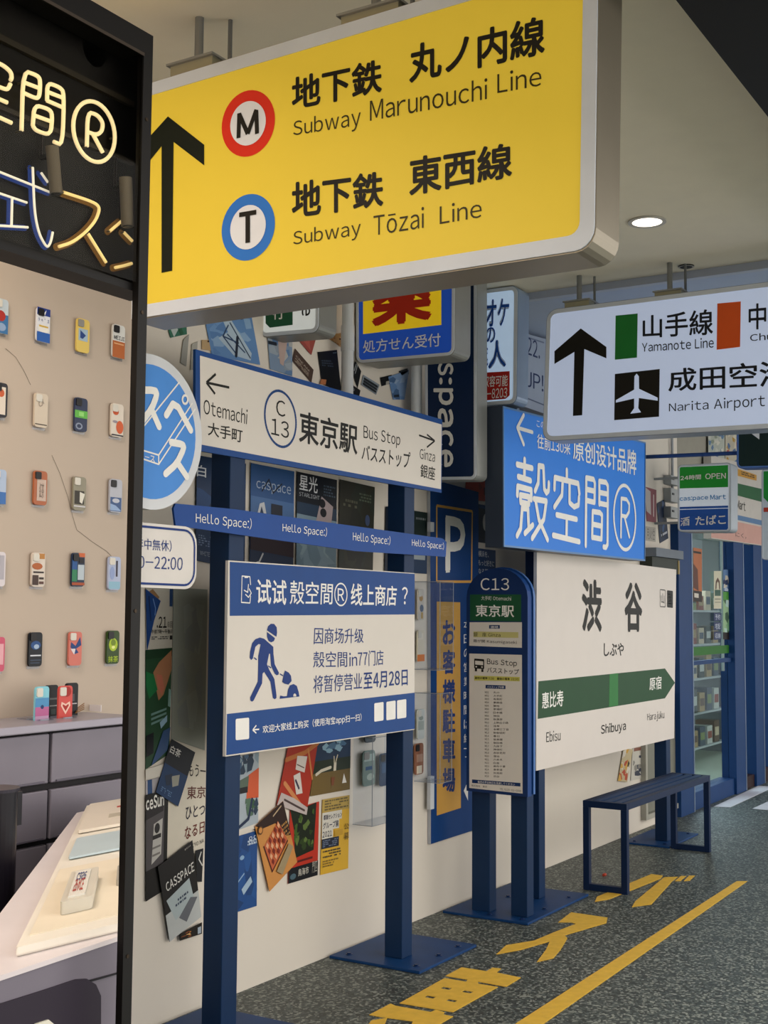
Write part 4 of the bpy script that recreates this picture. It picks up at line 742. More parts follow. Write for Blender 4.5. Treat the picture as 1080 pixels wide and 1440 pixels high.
lettering(tc, [(qt(sh, 676, 813, 716, 813, 716, 830, 676, 830), 'C13', .0), (qt(sh, 677, 838, 719, 839, 719, 845, 677, 844), '大手町 Otemachi', 0), (qt(sh, 669, 850, 723, 851, 723, 868, 669, 867), '東京駅', .012)], white)
g = G(); g.poly(sh.pts([(666, 888), (729, 889), (729, 897), (666, 896)], 2), mat('c8c07c')); g.poly(sh.pts([(667, 950), (731, 952), (731, 958), (667, 957)], 2), mat('c9c25e')); build(g, 'yellow_marker', tc)
g = G(); g.poly(sh.pts([(688, 879), (703, 879), (703, 884), (688, 884)], 2), navy); g.poly(sh.pts([(683, 963), (711, 964), (711, 969), (683, 968)], 2), navy); g.poly(sh.pts([(664, 1096), (732, 1101), (732, 1106), (664, 1101)], 2), navy); build(g, 'blue_bar', tc)
lettering(tc, [(qt(sh, 666, 889, 704, 890, 704, 896, 666, 895, 3), '銀　座 Ginza', 0), (qt(sh, 666, 899, 727, 901, 727, 907, 666, 904, 3), '霞が関 Kasumigaseki', 0), (qt(sh, 685, 926, 727, 929, 727, 939, 685, 936), 'Bus Stop', .008), (qt(sh, 685, 938, 730, 941, 730, 949, 685, 946), 'バスストップ', .008), (qt(sh, 668, 951.5, 729, 953.5, 729, 957, 668, 955, 3), '最初の電車 5:30　最後の電車 22:30', 0.01)], ink)
lettering(tc, [(qt(sh, 690, 880, 701, 880, 701, 883.5, 690, 883.5, 3), '連絡', 0), (qt(sh, 685, 964.5, 709, 965, 709, 968, 685, 967.5, 3), 'バスストップの駅', 0), (qt(sh, 672, 1097.5, 724, 1101.5, 724, 1105, 672, 1101, 3), '毎日の平日休日を見渡してください', 0)], white)
names = ['丸の', '大手町', '有楽町', '東銀座', '築地', '茅場町', '日本橋', '神田', '秋葉原', '上野広小路', '浅草', '本郷三丁目', '新御徒町', '春日', '後楽園', '飯田橋', '九段下', '神保町', '赤坂見附', '溜池', '六本木', '白金', '麻布十番', '表参道', '外苑前', '渋谷']
for i, s_ in enumerate(names):
    y = 972+i*4.72; k = i*.0
    lettering(tc, [(qt(sh, 682, y, 682+5.5, y+.3, 687.5, y+3.1, 682, y+2.8), 'M%02d' % (i+1), 0), (qt(sh, 694, y+.2, 694+4.2*len(s_), y+.5, 694+4.2*len(s_), y+3.5, 694, y+3.2), s_, 0)], ink)
lettering(tc, [(qt(sh, 663, 1103, 685, 1105, 685, 1108, 663, 1106), '株式会社　東京', 0), (qt(sh, 703, 1108, 733, 1111, 733, 1114, 703, 1111), 'TEL 0120-03-0000', 0)], ink)
g = G(); w = sh.w(672, 935, 1.6); n0 = NRM[0]
g.prism(rquad(qt(sh, 667, 926, 681, 927, 681, 941, 667, 940), .004), (.0002, 0, 0), ink); g.poly(rquad(qt(sh, 668.4, 929, 679.6, 930, 679.6, 935.5, 668.4, 934.5, 3), .002), paper)
g.poly(qt(sh, 668, 940, 671, 940, 671, 944, 668, 944), ink); g.poly(qt(sh, 677, 941, 680, 941, 680, 945, 677, 945), ink); g.poly(rquad(qt(sh, 669, 936.5, 671, 936.7, 671, 938.5, 669, 938.3, 3), .001), paper); g.poly(rquad(qt(sh, 677, 937, 679, 937.2, 679, 939, 677, 938.8, 3), .001), paper); build(g, 'bus_icon', tc)
zt = P(700, 1118, 0, XS).z+.02
for pa, pb in ((660, 685), (715, 738)):
    a = P(pa, 1200, 0, XS+.02); b = P(pb, 1200, 0, XS+.02)
    g = G(); g.box((XS+.001, b.y, .012), (XS+.075, a.y, zt+.25), postb) if False else g.box((XS+.046, b.y, .012), (XS+.12, a.y, zt+.25), postb); build(g, 'post', tc, bevel=.003)
a = P(742, 1298, 2, .012)
base_plate(tc, a.x, a.y, a.x+.74, 3.03, [(a.x+.05, a.y+.05), (a.x+.05, a.y+.22), (a.x+.6, a.y+.05), (a.x+.3, a.y+.05), (a.x+.67, a.y+.3), (a.x+.45, a.y+.32), (a.x+.24, a.y+.3)])
# ---- station name board
ts = thing('station_name_board', (7, 2.75, 0), 'white station name board with green arrow band on posts', 'sign')
YS = 2.72; sh = Sheet(1, YS)
board('', '', sh, [(755, 776), (951, 801), (948, 1038), (754, 1084)], .018, mat('ddd5cd', .45, var=.02), mat('c4c8d0', .4), ts, part='panel')
green = mat('1f4a2a', .5); 
g = G(); g.poly(sh.pts([(757, 958), (935, 940), (949, 960), (935, 982), (756, 1011)], 1), green); build(g, 'green_arrow_band', ts)
g = G(); g.poly(sh.pts([(857, 948), (869, 946.5), (869, 992), (856, 994)], 2), mat('2f7a3c', .5)); build(g, 'light_green_square', ts)
lettering(ts, [(qt(sh, 818, 813, 846, 816, 846, 889, 818, 889), '渋', .028), (qt(sh, 878, 817, 903, 820, 903, 889, 878, 889), '谷', .028), (qt(sh, 849, 904, 877, 904, 877, 922, 849, 923), 'しぶや', .012), (qt(sh, 845, 1019, 880, 1013, 880, 1030, 845, 1036), 'Shibuya', .012), (qt(sh, 768, 1029, 788, 1026, 788, 1041, 768, 1044), 'Ebisu', .0), (qt(sh, 910, 1003, 934, 999, 934, 1013, 910, 1016), 'Harajuku', .0)], ink)
lettering(ts, [(qt(sh, 762, 974, 792, 970, 792, 993, 762, 997), '惠比寿', .012), (qt(sh, 913, 953, 930, 950, 930, 969, 913, 971), '原宿', .012)], white)
g = G(); g.poly(rquad(qt(sh, 938, 830, 946, 831, 946, 855, 938, 854), .008), ink); build(g, 'black_badge', ts)
g = G(); ribbon(g, rquad(qt(sh, 928, 829, 935.5, 830, 935.5, 853.5, 928, 853), .008), sh.w(930, 840, 1.2), ink, NRM[1], True, False); build(g, 'outlined_badge', ts)
lettering(ts, [(qt(sh, 929.5, 834, 934, 834.5, 934, 849, 929.5, 848), '山', 0)], ink); lettering(ts, [(qt(sh, 939.5, 835, 944.5, 835.5, 944.5, 850, 939.5, 849), '区', 0)], white)
y1b = P(820, 1251, 2, 0).y
x = square_post(ts, 757.5, 900, YS+.019, .075, 1.9); 
x = square_post(ts, 937, 1060, YS+.019, .08, 1.6)
a = Vector((0, y1b+.008, 0)); base_plate(ts, x-.16, a.y, x+.42, 2.98, [(x-.1, a.y+.05), (x+.36, a.y+.05), (x+.36, 2.92), (x-.1, 2.92)])

# ================================================================ BENCH
bz = .465
A = P(820, 1251, 2, 0); Bp = P(886, 1257, 2, 0)
x0, y1, y0 = A.x, A.y, Bp.y; far = P(991, 1197, 2, 0).x
dk = mat('0b2244', .5, var=.08)
tb2 = thing('bench', ((x0+far)/2, (y0+y1)/2, 0), 'dark blue metal slatted bench with square tube legs', 'bench')
s = .034
for xx in (x0, far-s):
    for yy in (y0, y1-s):
        g = G(); g.box((xx, yy, 0), (xx+s, yy+s, bz-s), dk); build(g, 'leg', tb2, bevel=.002)
    g = G(); g.box((xx, y0+s, .0), (xx+s, y1-s, s), dk); build(g, 'floor_bar', tb2, bevel=.002)
    g = G(); g.box((xx, y0, bz-s), (xx+s, y1, bz), dk); build(g, 'end_rail', tb2, bevel=.002)
for yy in (y0, y1-s):
    g = G(); g.box((x0+s, yy, bz-s), (far-s, yy+s, bz), dk); build(g, 'side_rail', tb2, bevel=.002)
ns = 3; gap = (y1-y0-2*s)/ns
for k in range(ns):
    yc = y0+s+gap*(k+.5); g = G(); g.box((x0+s, yc-.019, bz-.012), (far-s, yc+.019, bz), mat('143660', .5)); build(g, 'slat', tb2, bevel=.002)

# ================================================================ FLOOR PAINT
yel = mat('e4b846', .6, var=.1, scale=25)
def paint(name, label, polys, cat='floor marking', m=yel, crop=(480, 1200, 1.862)):
    t = thing(name, P(crop[0]+polys[0][0][0]/crop[2], crop[1]+polys[0][0][1]/crop[2], 2, 0), label, cat)
    for i, pl in enumerate(polys):
        g = G(); pts = [P(crop[0]+x/crop[2], crop[1]+y/crop[2], 2, .0025) for x, y in pl]; g.prism(pts, (0, 0, -.002), m); build(g, 'painted_stroke', t)
    return t
full = (0, 0, 1)
paint('painted_line', 'long yellow line painted along the dark floor', [[(640, 1494), (686, 1494), (1051, 1239), (1036, 1239)]], crop=full)
paint('floor_character', 'yellow katakana painted on floor under the bench end', [[(664, 126), (670, 113), (812, 54), (842, 58), (836, 66), (700, 120)], [(761, 140), (770, 125), (800, 100), (846, 62), (882, 61), (866, 73), (812, 133)], [(874, 72), (889, 59), (903, 59), (888, 72)], [(897, 72), (911, 58), (926, 58), (912, 71)]])
paint('floor_character', 'yellow floor katakana before the bus stop plate', [[(568, 180), (602, 154), (697, 168), (694, 182), (585, 214), (592, 222), (574, 252), (555, 274), (512, 284), (536, 252), (546, 230), (470, 252), (406, 264), (432, 240), (505, 228), (560, 205), (615, 184), (600, 180)]])
def pg4(u, v): return (520+312*u-263*v, 188+52*u+146*v)
cells = [[pg4(u, v) for u, v in ((u0, v0), (u1, v0), (u1, v1), (u0, v1))] for u0, v0, u1, v1 in ((0, 0, 1, .27), (0, .34, 1, .62), (0, .69, 1, 1), (0, .27, .2, .34), (.37, .27, .60, .34), (.77, .27, 1, .34), (0, .62, .2, .69), (.37, .62, .60, .69), (.77, .62, 1, .69))]
paint('floor_character', 'yellow boxy character painted nearest to the camera', [[(525, 175), (620, 125), (765, 148), (800, 127), (850, 132), (823, 155), (966, 185), (880, 238), (715, 208), (655, 196)]]+cells+
  [[(655, 196), (715, 208), (718, 222), (645, 210)], [(80, 402), (205, 337), (235, 350), (440, 386), (570, 412), (500, 452), (320, 438), (205, 422), (150, 415)], [(440, 386), (470, 372), (520, 388), (510, 402)], [(335, 440), (500, 452), (400, 520), (300, 520)], [(75, 457), (95, 435), (185, 420), (165, 470), (60, 500)]], crop=(500, 1330, 4.154))
paint('painted_stripe', 'white floor stripe ahead of blue shop threshold', [[(1004, 1134), (1027, 1135), (1090, 1106), (1066, 1105)]], m=mat('cfcfd6', .6), crop=full)
paint('painted_stripe', 'white floor stripe at the right picture edge', [[(1058, 1137), (1092, 1140), (1110, 1130), (1080, 1127)]], m=mat('cfcfd6', .6), crop=full)
c = P(850, 1232, 2, 0); g = G(); g.tube([c+Vector((-.012, 0, .006)), c+Vector((-.004, .002, .008)), c+Vector((.006, -.002, .009)), c+Vector((.016, .001, .005))], .008, mat('b0402c', .5), 8)
tag(build(g, 'red_scrap'), 'tiny red scrap lying on the floor under the bench', 'litter')

# ================================================================ HANGING LIGHT BOXES
silver = mat('c6ccd4', .35, .1); sidem = mat('8a8272', .35, .55); rimw = mat('cdd4dc', .35)
def hang(t, sh, spots, zt, dx=.05):
    for px, py, w in spots:
        a = P(px, py, sh.ax, sh.v); 
        g = G(); g.box((sh.v+.01, a.y-w, zt), (sh.v+.07, a.y+w, a.z+.03), mat('a8a48c', .3, .5)); b = build(g, 'bracket', t)
        g = G(); g.box((sh.v+.0, a.y-w*1.1, a.z+.03), (sh.v+.13, a.y+w*1.1, a.z+.036), mat('9a9c9c', .3, .6)); build(g, 'clamp_plate', b)
        g = G(); g.tube([(sh.v+.09, a.y-w*.9, zt), (sh.v+.09, a.y-w*.9, CEIL)], .006, mat('777a7c', .3, .6), 8); build(g, 'rod', b)
        g = G(); g.tube([(sh.v+.04, a.y, a.z+.03), (sh.v+.04, a.y, CEIL)], .012, mat('8a8c8c', .3, .6), 10); build(g, 'rod', b)
# yellow subway sign
XY = 2.44; sh = Sheet(0, XY)
yfield = mat('cdb136', .5, var=.02, emit=.13)
qy = [(40, 167), (845, -75), (840, 345), (40, 472)]
qy = [(190, 123), (844, -77), (838, 351), (185, 451)]
ty = lighted_box('subway_sign', 'large yellow hanging subway sign with up arrow and line symbols', sh, qy, .13, .045, .036, rimw, yfield, side=sidem, cn=(0, 1, 1, 0))
n0 = NRM[0]
lettering(ty, [(qt(sh, 411, 109, 538, 82, 538, 130, 411, 157, 4), '地下鉄', .022), (qt(sh, 576, 64, 767, 21, 767, 77, 576, 118, 4), '丸ノ内線', .022), (qt(sh, 411, 256, 540, 240, 540, 290, 411, 309, 4), '地下鉄', .022), (qt(sh, 576, 222, 721, 200, 721, 250, 576, 277, 4), '東西線', .022)], ink)
lettering(ty, [(qt(sh, 413, 170, 508, 150, 508, 184, 413, 197, 4), 'Subway', 0), (qt(sh, 521, 140, 686, 110, 686, 140, 521, 171, 4), 'Marunouchi', 0), (qt(sh, 700, 103, 762, 92, 762, 121, 700, 132, 4), 'Line', 0),
   (qt(sh, 413, 325, 508, 308, 508, 337, 413, 350, 4), 'Subway', 0), (qt(sh, 526, 302, 597, 291, 597, 321, 526, 332, 4), 'Tōzai', 0), (qt(sh, 619, 289, 678, 279, 678, 306, 619, 316, 4), 'Line', 0)], mat('3a3318', .5))
def pdisc(sh, cx, cy, rx, ry, k, tilt=-.17, n=40): return sh.pts(ell(cx, cy, rx, ry, tilt, n), k)
for (cx, cy, col, ch) in ((350, 174, 'd8301c', 'M'), (350, 320, '2f74c8', 'T')):
    g = G(); g.poly(pdisc(sh, cx, cy, 37.5, 46.5, 4), mat(col, .5)); o = build(g, 'line_ring', ty)
    g = G(); g.poly(pdisc(sh, cx, cy, 25, 31, 6), mat('dfe3e8', .5)); build(g, 'white_disc', o)
    g = G(); w = sh.w(cx, cy, 8)
    if ch == 'M':
        for s_ in ([(cx-13, cy+21), (cx-12, cy-14)], [(cx-12, cy-13), (cx, cy+15)], [(cx, cy+15), (cx+12, cy-19)], [(cx+12, cy-18), (cx+13, cy+15)]): ribbon(g, sh.pts(s_, 8), w*.85, ink, NRM[0], caps=False)
    else:
        ribbon(g, sh.pts([(cx, cy-18), (cx, cy+22)], 8), w, ink, NRM[0], caps=False); ribbon(g, sh.pts([(cx-12, cy-17), (cx+12, cy-21)], 8), w*.85, ink, NRM[0], caps=False)
    build(g, 'line_letter', o)
g = G(); g.poly(sh.pts([(228, 384), (228, 206), (207, 232), (199, 243), (199, 206), (237, 164), (288, 204), (288, 233), (245, 200), (243, 381)], 4), mat('10180e', .5)); build(g, 'up_arrow', ty)
hang(ty, sh, [(265, 100, .07), (516, 28, .08)], P(265, 108, 0, XY).z-.01)
# Narita sign
XN = 5.3; sh = Sheet(0, XN)
nface = mat('b9c6e0', .5, var=.02, emit=.16)  # white face, with the cool light up here tinted into its colour
tn2 = lighted_box('airport_rail_sign', 'white hanging railway sign with up arrow and airplane symbol', sh, [(769, 436), (1190, 382), (1190, 597), (763, 621)], .12, .05, .022, rimw, nface, side=mat('8e98a8', .35, .4))
lettering(tn2, [(qt(sh, 904, 444, 1003, 434, 1003, 471, 904, 476, 4), '山手線', .012), (qt(sh, 940, 519, 1112, 505, 1112, 543, 940, 551, 4), '成田空港', .012), (qt(sh, 1053, 428, 1110, 422, 1110, 462, 1053, 464, 4), '中央', .012), (qt(sh, 903, 482, 1004, 474, 1004, 489, 903, 495, 4), 'Yamanote Line', .008), (qt(sh, 1055, 470, 1100, 466, 1100, 477, 1055, 480, 4), 'Chuo', .008), (qt(sh, 941, 567, 1076, 554, 1076, 576, 941, 582, 4), 'Narita Airport', .0)], mat('1a1d24', .5))
g = G(); g.poly(sh.pts([(806, 585), (808, 495), (780, 512), (780, 494), (817, 462), (853, 488), (853, 504), (822, 491), (819, 584)], 4), ink); build(g, 'up_arrow', tn2)
g = G(); g.poly(sh.pts([(866, 444), (897, 441), (896, 503), (865, 506)], 4), mat('217a34', .5)); build(g, 'green_square', tn2)
g = G(); g.poly(sh.pts([(1009, 427), (1042, 424), (1041, 488), (1008, 492)], 4), mat('e05a22', .5)); build(g, 'orange_square', tn2)
g = G(); g.poly(sh.pts([(865, 526), (928, 519), (927, 586), (864, 591)], 4), ink); ic = build(g, 'black_square', tn2)
ap = Sheet(0, XN, (660, 370, 2.5714)); g = G(); g.poly(ap.pts([(598, 410), (606, 400), (614, 410), (615, 455), (682, 487), (682, 498), (614, 488), (612, 525), (622, 540), (583, 545), (597, 525), (597, 490), (531, 505), (531, 496), (597, 458)], 6), nface); build(g, 'airplane', ic)
hang(tn2, sh, [(810, 432, .06), (938, 418, .06)], P(810, 436, 0, XN).z-.01)
# green/white small box
XG = 4.05; sh = Sheet(0, XG)
tg = lighted_box('bank_sign', 'small white light box with green panel above white board', sh, [(360, 300), (452, 290), (449, 468), (366, 475)], .12, .035, .018, rimw, mat('dfe4e2', .45, emit=.12), side=mat('8b8b86', .35, .4))
g = G(); g.poly(sh.pts([(373, 380), (412, 376), (412, 457), (380, 461), (374, 455)], 4), mat('1f5a3c', .5)); build(g, 'green_field', tg)
lettering(tg, [(qt(sh, 384, 432, 400, 430, 400, 449, 384, 450, 6), '行', .015)], white)
g = G(); text(g, qt(sh, 425, 431, 437, 430, 437, 444, 425, 445, 6), 'e', ink, .02, rot=90); text(g, qt(sh, 425, 415, 437, 414, 437, 428, 425, 429, 6), 'c', ink, .02, rot=90); build(g, 'lettering', tg)
g = G(); a = P(368, 440, 0, XG); g.box((XG+.04, a.y, a.z-.02), (XG+.07, WALLY, a.z+.02), mat('8b8b86', .4, .4)); build(g, 'wall_arm', tg)
# pharmacy
XP = 4.72; sh = Sheet(0, XP)
tpz = lighted_box('pharmacy_sign', 'blue and yellow pharmacy light box with red character', sh, [(500, 330), (641, 312), (640, 500), (501, 512)], .14, .035, .016, rimw, mat('1d49a8', .45, emit=.12), side=mat('9a9a94', .35, .45))
g = G(); g.poly(sh.pts([(511, 370), (621, 356), (621, 457), (511, 470)], 4), mat('e6c21f', .5, emit=.12)); build(g, 'yellow_field', tpz)
lettering(tpz, [(qt(sh, 523, 378, 608, 366, 608, 451, 523, 461, 6), '薬', .03)], mat('c4301a', .5)); lettering(tpz, [(qt(sh, 511, 479, 620, 468, 620, 487, 511, 497, 5), '処方せん受付', .008)], white)
for dz in (380, 470):
    g = G(); a = P(504, dz, 0, XP); g.box((XP+.04, a.y-.01, a.z-.02), (XP+.08, WALLY, a.z+.02), mat('9a9a94', .4, .4)); build(g, 'wall_arm', tpz)
# tall navy sign
XC = 5.13; sh = Sheet(0, XC)
tcs = lighted_box('vertical_shop_sign', 'tall navy vertical light box with sideways white lettering', sh, [(597, 360), (671, 352), (671, 675), (598, 676)], .1, .03, .016, rimw, mat('12294e', .4), side=mat('9a9c98', .35, .45))
g = G(); g.poly(sh.pts([(600, 362), (661, 355), (660, 437), (600, 440)], 4), mat('b02a24', .5)); build(g, 'red_field', tcs)
g = G()
for ch, ya, yb, xa, xb in (('c', 455, 478, 616, 638), ('a', 482, 506, 616, 638), ('s', 510, 528, 616, 638), (':', 531, 541, 618, 636), ('p', 546, 570, 610, 638), ('a', 574, 601, 616, 638), ('c', 605, 628, 616, 638), ('e', 632, 657, 616, 638)):
    text(g, qt(sh, xa, ya, xb, ya, xb, yb, xa, yb, 5), ch, white, .035, rot=90)
build(g, 'lettering', tcs)
g = G(); a = P(600, 450, 0, XC); g.box((XC+.03, a.y-.01, a.z-.02), (XC+.07, WALLY, a.z+.02), mat('9a9a94', .4, .4)); build(g, 'wall_arm', tcs)
# karaoke
XK = 5.34; sh = Sheet(0, XK)
tk = lighted_box('karaoke_sign', 'pale blue karaoke light box with red telephone panel', sh, [(645, 412), (729, 401), (727, 568), (646, 574)], .12, .035, .02, rimw, mat('b8d0ea', .45, emit=.15), side=mat('8fa2bc', .35, .4))
kb = mat('2454ac', .5)
for s_, q in (('カラオケ', (650, 424, 717, 419, 715, 458, 650, 464)), ('の', (683, 461, 697, 459, 697, 481, 683, 484)), ('達', (660, 484, 687, 482, 687, 515, 660, 518)), ('人', (687, 480, 712, 477, 712, 516, 687, 519))):
    lettering(tk, [(qt(sh, *q, 4), s_, .045)], mat('6f94c8', .5), 'letter_outline'); lettering(tk, [(qt(sh, *q, 5), s_, .030)], mat('d4e2f2', .5), 'letter_halo')
    lettering(tk, [(qt(sh, *q, 6), s_, .008)], kb)
g = G(); g.poly(sh.pts([(650, 526), (717, 522), (717, 556), (711, 561), (650, 566)], 4), mat('b82a22', .5)); build(g, 'red_panel', tk)
lettering(tk, [(qt(sh, 663, 530, 715, 527, 714, 543, 663, 546, 5), '多名収容可能', .01), (qt(sh, 663, 549, 714, 545, 713, 559, 663, 563, 5), '0120-8203', .01)], white)
g = G(); a = P(655, 450, 0, XK); g.box((XK+.03, a.y-.01, a.z-.02), (XK+.07, WALLY, a.z+.02), mat('8fa2bc', .4, .4)); build(g, 'wall_arm', tk)
# grey number panel above the blue sign
sh = Sheet(1, 2.86)
tj = thing('number_panel', P(700, 570, 1, 2.86), 'grey-blue metal panel with numbers above the large blue sign', 'sign')
g = G(); g.prism(sh.pts([(729, 466), (830, 494), (830, 604), (729, 569)], 0), (0, .16, 0), mat('9aa6ba', .45)); build(g, 'panel', tj)
lettering(tj, [(qt(sh, 741, 473, 759, 482, 759, 505, 741, 498), '22.', 0), (qt(sh, 739, 521, 790, 536, 790, 560, 739, 543), 'JP!DA', 0)], mat('1d2f5c', .5))
g = G(); g.poly(sh.pts([(731, 470), (765, 481), (765, 483), (731, 472)], 1), mat('6c7890')); g.poly(sh.pts([(736, 557), (766, 569), (766, 571), (736, 559)], 1), mat('5c6880')); build(g, 'seam', tj)
# large blue sign (parallel to the wall)
YBL = 2.58; sh = Sheet(1, YBL)
tbl = thing('shop_sign', P(706, 776, 1, YBL), 'large blue box sign with white rounded characters over station board', 'sign')
skym = mat('2f78d2', .5, var=.02, emit=.06)
Q = [(706, 571), (907, 622), (906, 789), (707, 769)]; q = sh.pts(Q, 0)
g = G(); g.prism(q, (0, .09, 0), mat('3b4658', .4), mat('343d4c', .4)); build(g, 'housing', tbl)
g = G(); g.poly([p+NRM[1]*.002 for p in rquad(q, 0, .006)], skym); build(g, 'face', tbl)
g = G()
qo = [p+NRM[1]*.006 for p in q]; qi = [p+NRM[1]*.006 for p in rquad(q, 0, .009)]
g.raw(qo+qi, [(i, (i+1) % 4, (i+1) % 4+4, i+4) for i in range(4)], mat('5d86b8', .35)); g.raw(qo+q, [(i, (i+1) % 4, (i+1) % 4+4, i+4) for i in range(4)], mat('4a6488', .35)); build(g, 'edge_trim', tbl)
bs = Sheet(1, YBL, (690, 560, 4.696), .0012)
WD = bs.w(500, 700, 25)
chars = {'shell_character': [[(218, 405), (216, 525)], [(168, 437), (268, 463)], [(176, 518), (258, 545)], [(170, 640), (172, 582), (262, 606), (262, 670)], [(190, 640), (192, 688), (246, 700), (248, 655)], [(190, 640), (248, 652)], [(168, 908), (192, 860), (202, 725), (240, 730), (245, 850)], [(220, 892), (272, 838)], [(287, 612), (308, 560), (312, 447), (342, 452), (348, 600), (362, 625), (376, 610), (378, 560)], [(280, 665), (362, 680), (345, 800), (268, 925)], [(290, 672), (312, 800), (370, 935)]],
 'sky_character': [[(497, 475), (497, 530)], [(415, 600), (418, 524), (572, 563), (580, 630)], [(470, 545), (465, 640), (415, 718)], [(515, 560), (515, 690), (545, 718), (574, 705), (577, 655)], [(430, 770), (562, 800)], [(497, 790), (495, 925)], [(407, 905), (580, 948)]],
 'gate_character': [[(622, 972), (626, 526), (674, 536), (682, 560), (680, 688), (630, 676)], [(628, 602), (680, 614)], [(712, 700), (712, 548), (756, 556), (768, 578), (766, 965), (756, 985), (740, 982)], [(712, 622), (768, 634)], [(712, 694), (768, 706)], [(665, 920), (668, 748), (716, 756), (730, 772), (726, 930), (665, 918)], [(667, 832), (728, 845)]],
 'letter_r': [[(855, 915), (858, 662), (892, 668), (910, 700), (908, 750), (890, 782), (858, 775)], [(878, 782), (910, 915)]]}
for nm, ss in chars.items():
    g = G()
    for s_ in ss: ribbon(g, bs.pts(s_ if nm != 'letter_r' else s_, 4), WD*(1.5 if nm != 'letter_r' else 1.15), white, NRM[1])
    build(g, nm, tbl)
g = G(); ribbon(g, bs.pts(ell(880, 788, 72, 212, .25), 4), WD*1.05, white, NRM[1], True, False); build(g, 'letter_ring', tbl)
g = G(); ribbon(g, bs.pts([(212, 112), (170, 195), (212, 305)], 4), WD*1.1, white, NRM[1]); ribbon(g, bs.pts([(170, 195), (270, 225)], 4), WD*.95, white, NRM[1]); build(g, 'arrow', tbl)
lettering(tbl, [(qt(bs, 298, 140, 380, 160, 380, 215, 298, 190, 4), 'この先', 0), (qt(bs, 302, 232, 520, 300, 520, 378, 300, 330, 4), '往前130米', .012), (qt(bs, 538, 270, 956, 345, 956, 512, 538, 405, 4), '原创设计品牌', .012)], white)
g = G(); 
for px in (740, 880):
    a = P(px, 580, 1, YBL); g.box((a.x, YBL+.05, 2.2), (a.x+.03, YBL+.08, CEIL-.03), mat('7a8494', .4, .4))
build(g, 'hanger', tbl)
# ---- signs farther along
X24 = 8.6; sh = Sheet(0, X24)
t24 = lighted_box('mart_sign', 'small 24 hour open light box, green over blue', sh, [(953, 654), (1028, 650), (1028, 748), (953, 748)], .16, .03, .014, rimw, mat('cfd8e2', .45, emit=.1), side=mat('a8b0b8', .35, .3))
g = G(); g.poly(sh.pts([(956, 657), (1024, 654), (1024, 685), (956, 687)], 4), mat('2aa23a', .5)); build(g, 'green_field', t24)
g = G(); g.poly(sh.pts([(956, 717), (1024, 715), (1024, 743), (1022, 745), (958, 746), (956, 743)], 4), mat('2a5cb4', .5)); build(g, 'blue_field', t24)
g = G(); g.poly(sh.pts([(956, 713), (1024, 711), (1024, 714), (956, 716)], 4), mat('2a5cb4', .5)); build(g, 'blue_line', t24)
lettering(t24, [(qt(sh, 957, 669, 986, 667, 986, 674, 957, 676, 6), '24時間', .02), (qt(sh, 992, 666, 1021, 665, 1021, 673, 992, 674, 6), 'OPEN', .02), (qt(sh, 957, 729, 970, 726, 970, 739, 957, 740, 6), '酒', .01), (qt(sh, 978, 726, 1021, 723, 1021, 737, 978, 739, 6), 'たばこ', .015)], white)
lettering(t24, [(qt(sh, 956, 699, 996, 697, 996, 704, 956, 706, 6), 'cas:pace', .02), (qt(sh, 999, 696, 1021, 695, 1021, 702, 999, 703, 6), 'Mart', .02)], mat('2f86c4', .5))
for py in (672, 735):
    a = P(955, py, 0, X24+.08); g = G(); g.box((X24+.07, a.y-.02, a.z-.008), (X24+.09, WALLY, a.z+.008), mat('9aa0a4', .4, .4)); build(g, 'wall_arm', t24)
XD = 7.2; sh = Sheet(0, XD)
td = lighted_box('dark_green_sign', 'dark green hanging sign with blue rim, half hidden at right', sh, [(1036, 570), (1150, 560), (1150, 656), (1036, 659)], .1, .03, .012, mat('5a7cb4', .35), mat('1f2f28', .45), side=mat('44629a', .35, .3))
g = G(); g.poly(sh.pts([(1057, 610), (1068, 609), (1068, 618)], 4), white); build(g, 'arrow', td)
a = P(1040, 637, 0, XD+.05); b = P(905, 641, 0, XD+.05)
g = G(); g.tube([(XD+.05, a.y, a.z), (XD+.05, WALLY, b.z)], .012, mat('3a5484', .35, .4), 12); build(g, 'support_rod', td)
XR = 7.9; sh = Sheet(0, XR)
tr2 = lighted_box('mart_sign', 'white and green light box cut by the right picture edge', sh, [(1071, 660), (1150, 655), (1150, 790), (1071, 787)], .12, .02, .01, rimw, mat('c8d4dc', .45), side=mat('a8b0b8', .35, .3))
g = G(); g.poly(sh.pts([(1074, 663), (1146, 659), (1146, 700), (1080, 706), (1074, 700)], 4), mat('2a9a3c', .5)); build(g, 'green_field', tr2)
g = G(); g.poly(sh.pts([(1074, 714), (1146, 710), (1146, 717), (1074, 720)], 4), mat('b8402c', .5)); build(g, 'red_bar', tr2)
g = G(); a = P(1110, 660, 0, XR+.06); g.tube([(XR+.06, a.y, a.z-.01), (XR+.06, a.y, CEIL-.03)], .012, mat('9aa0a4', .4, .4), 10); build(g, 'hanger', tr2)

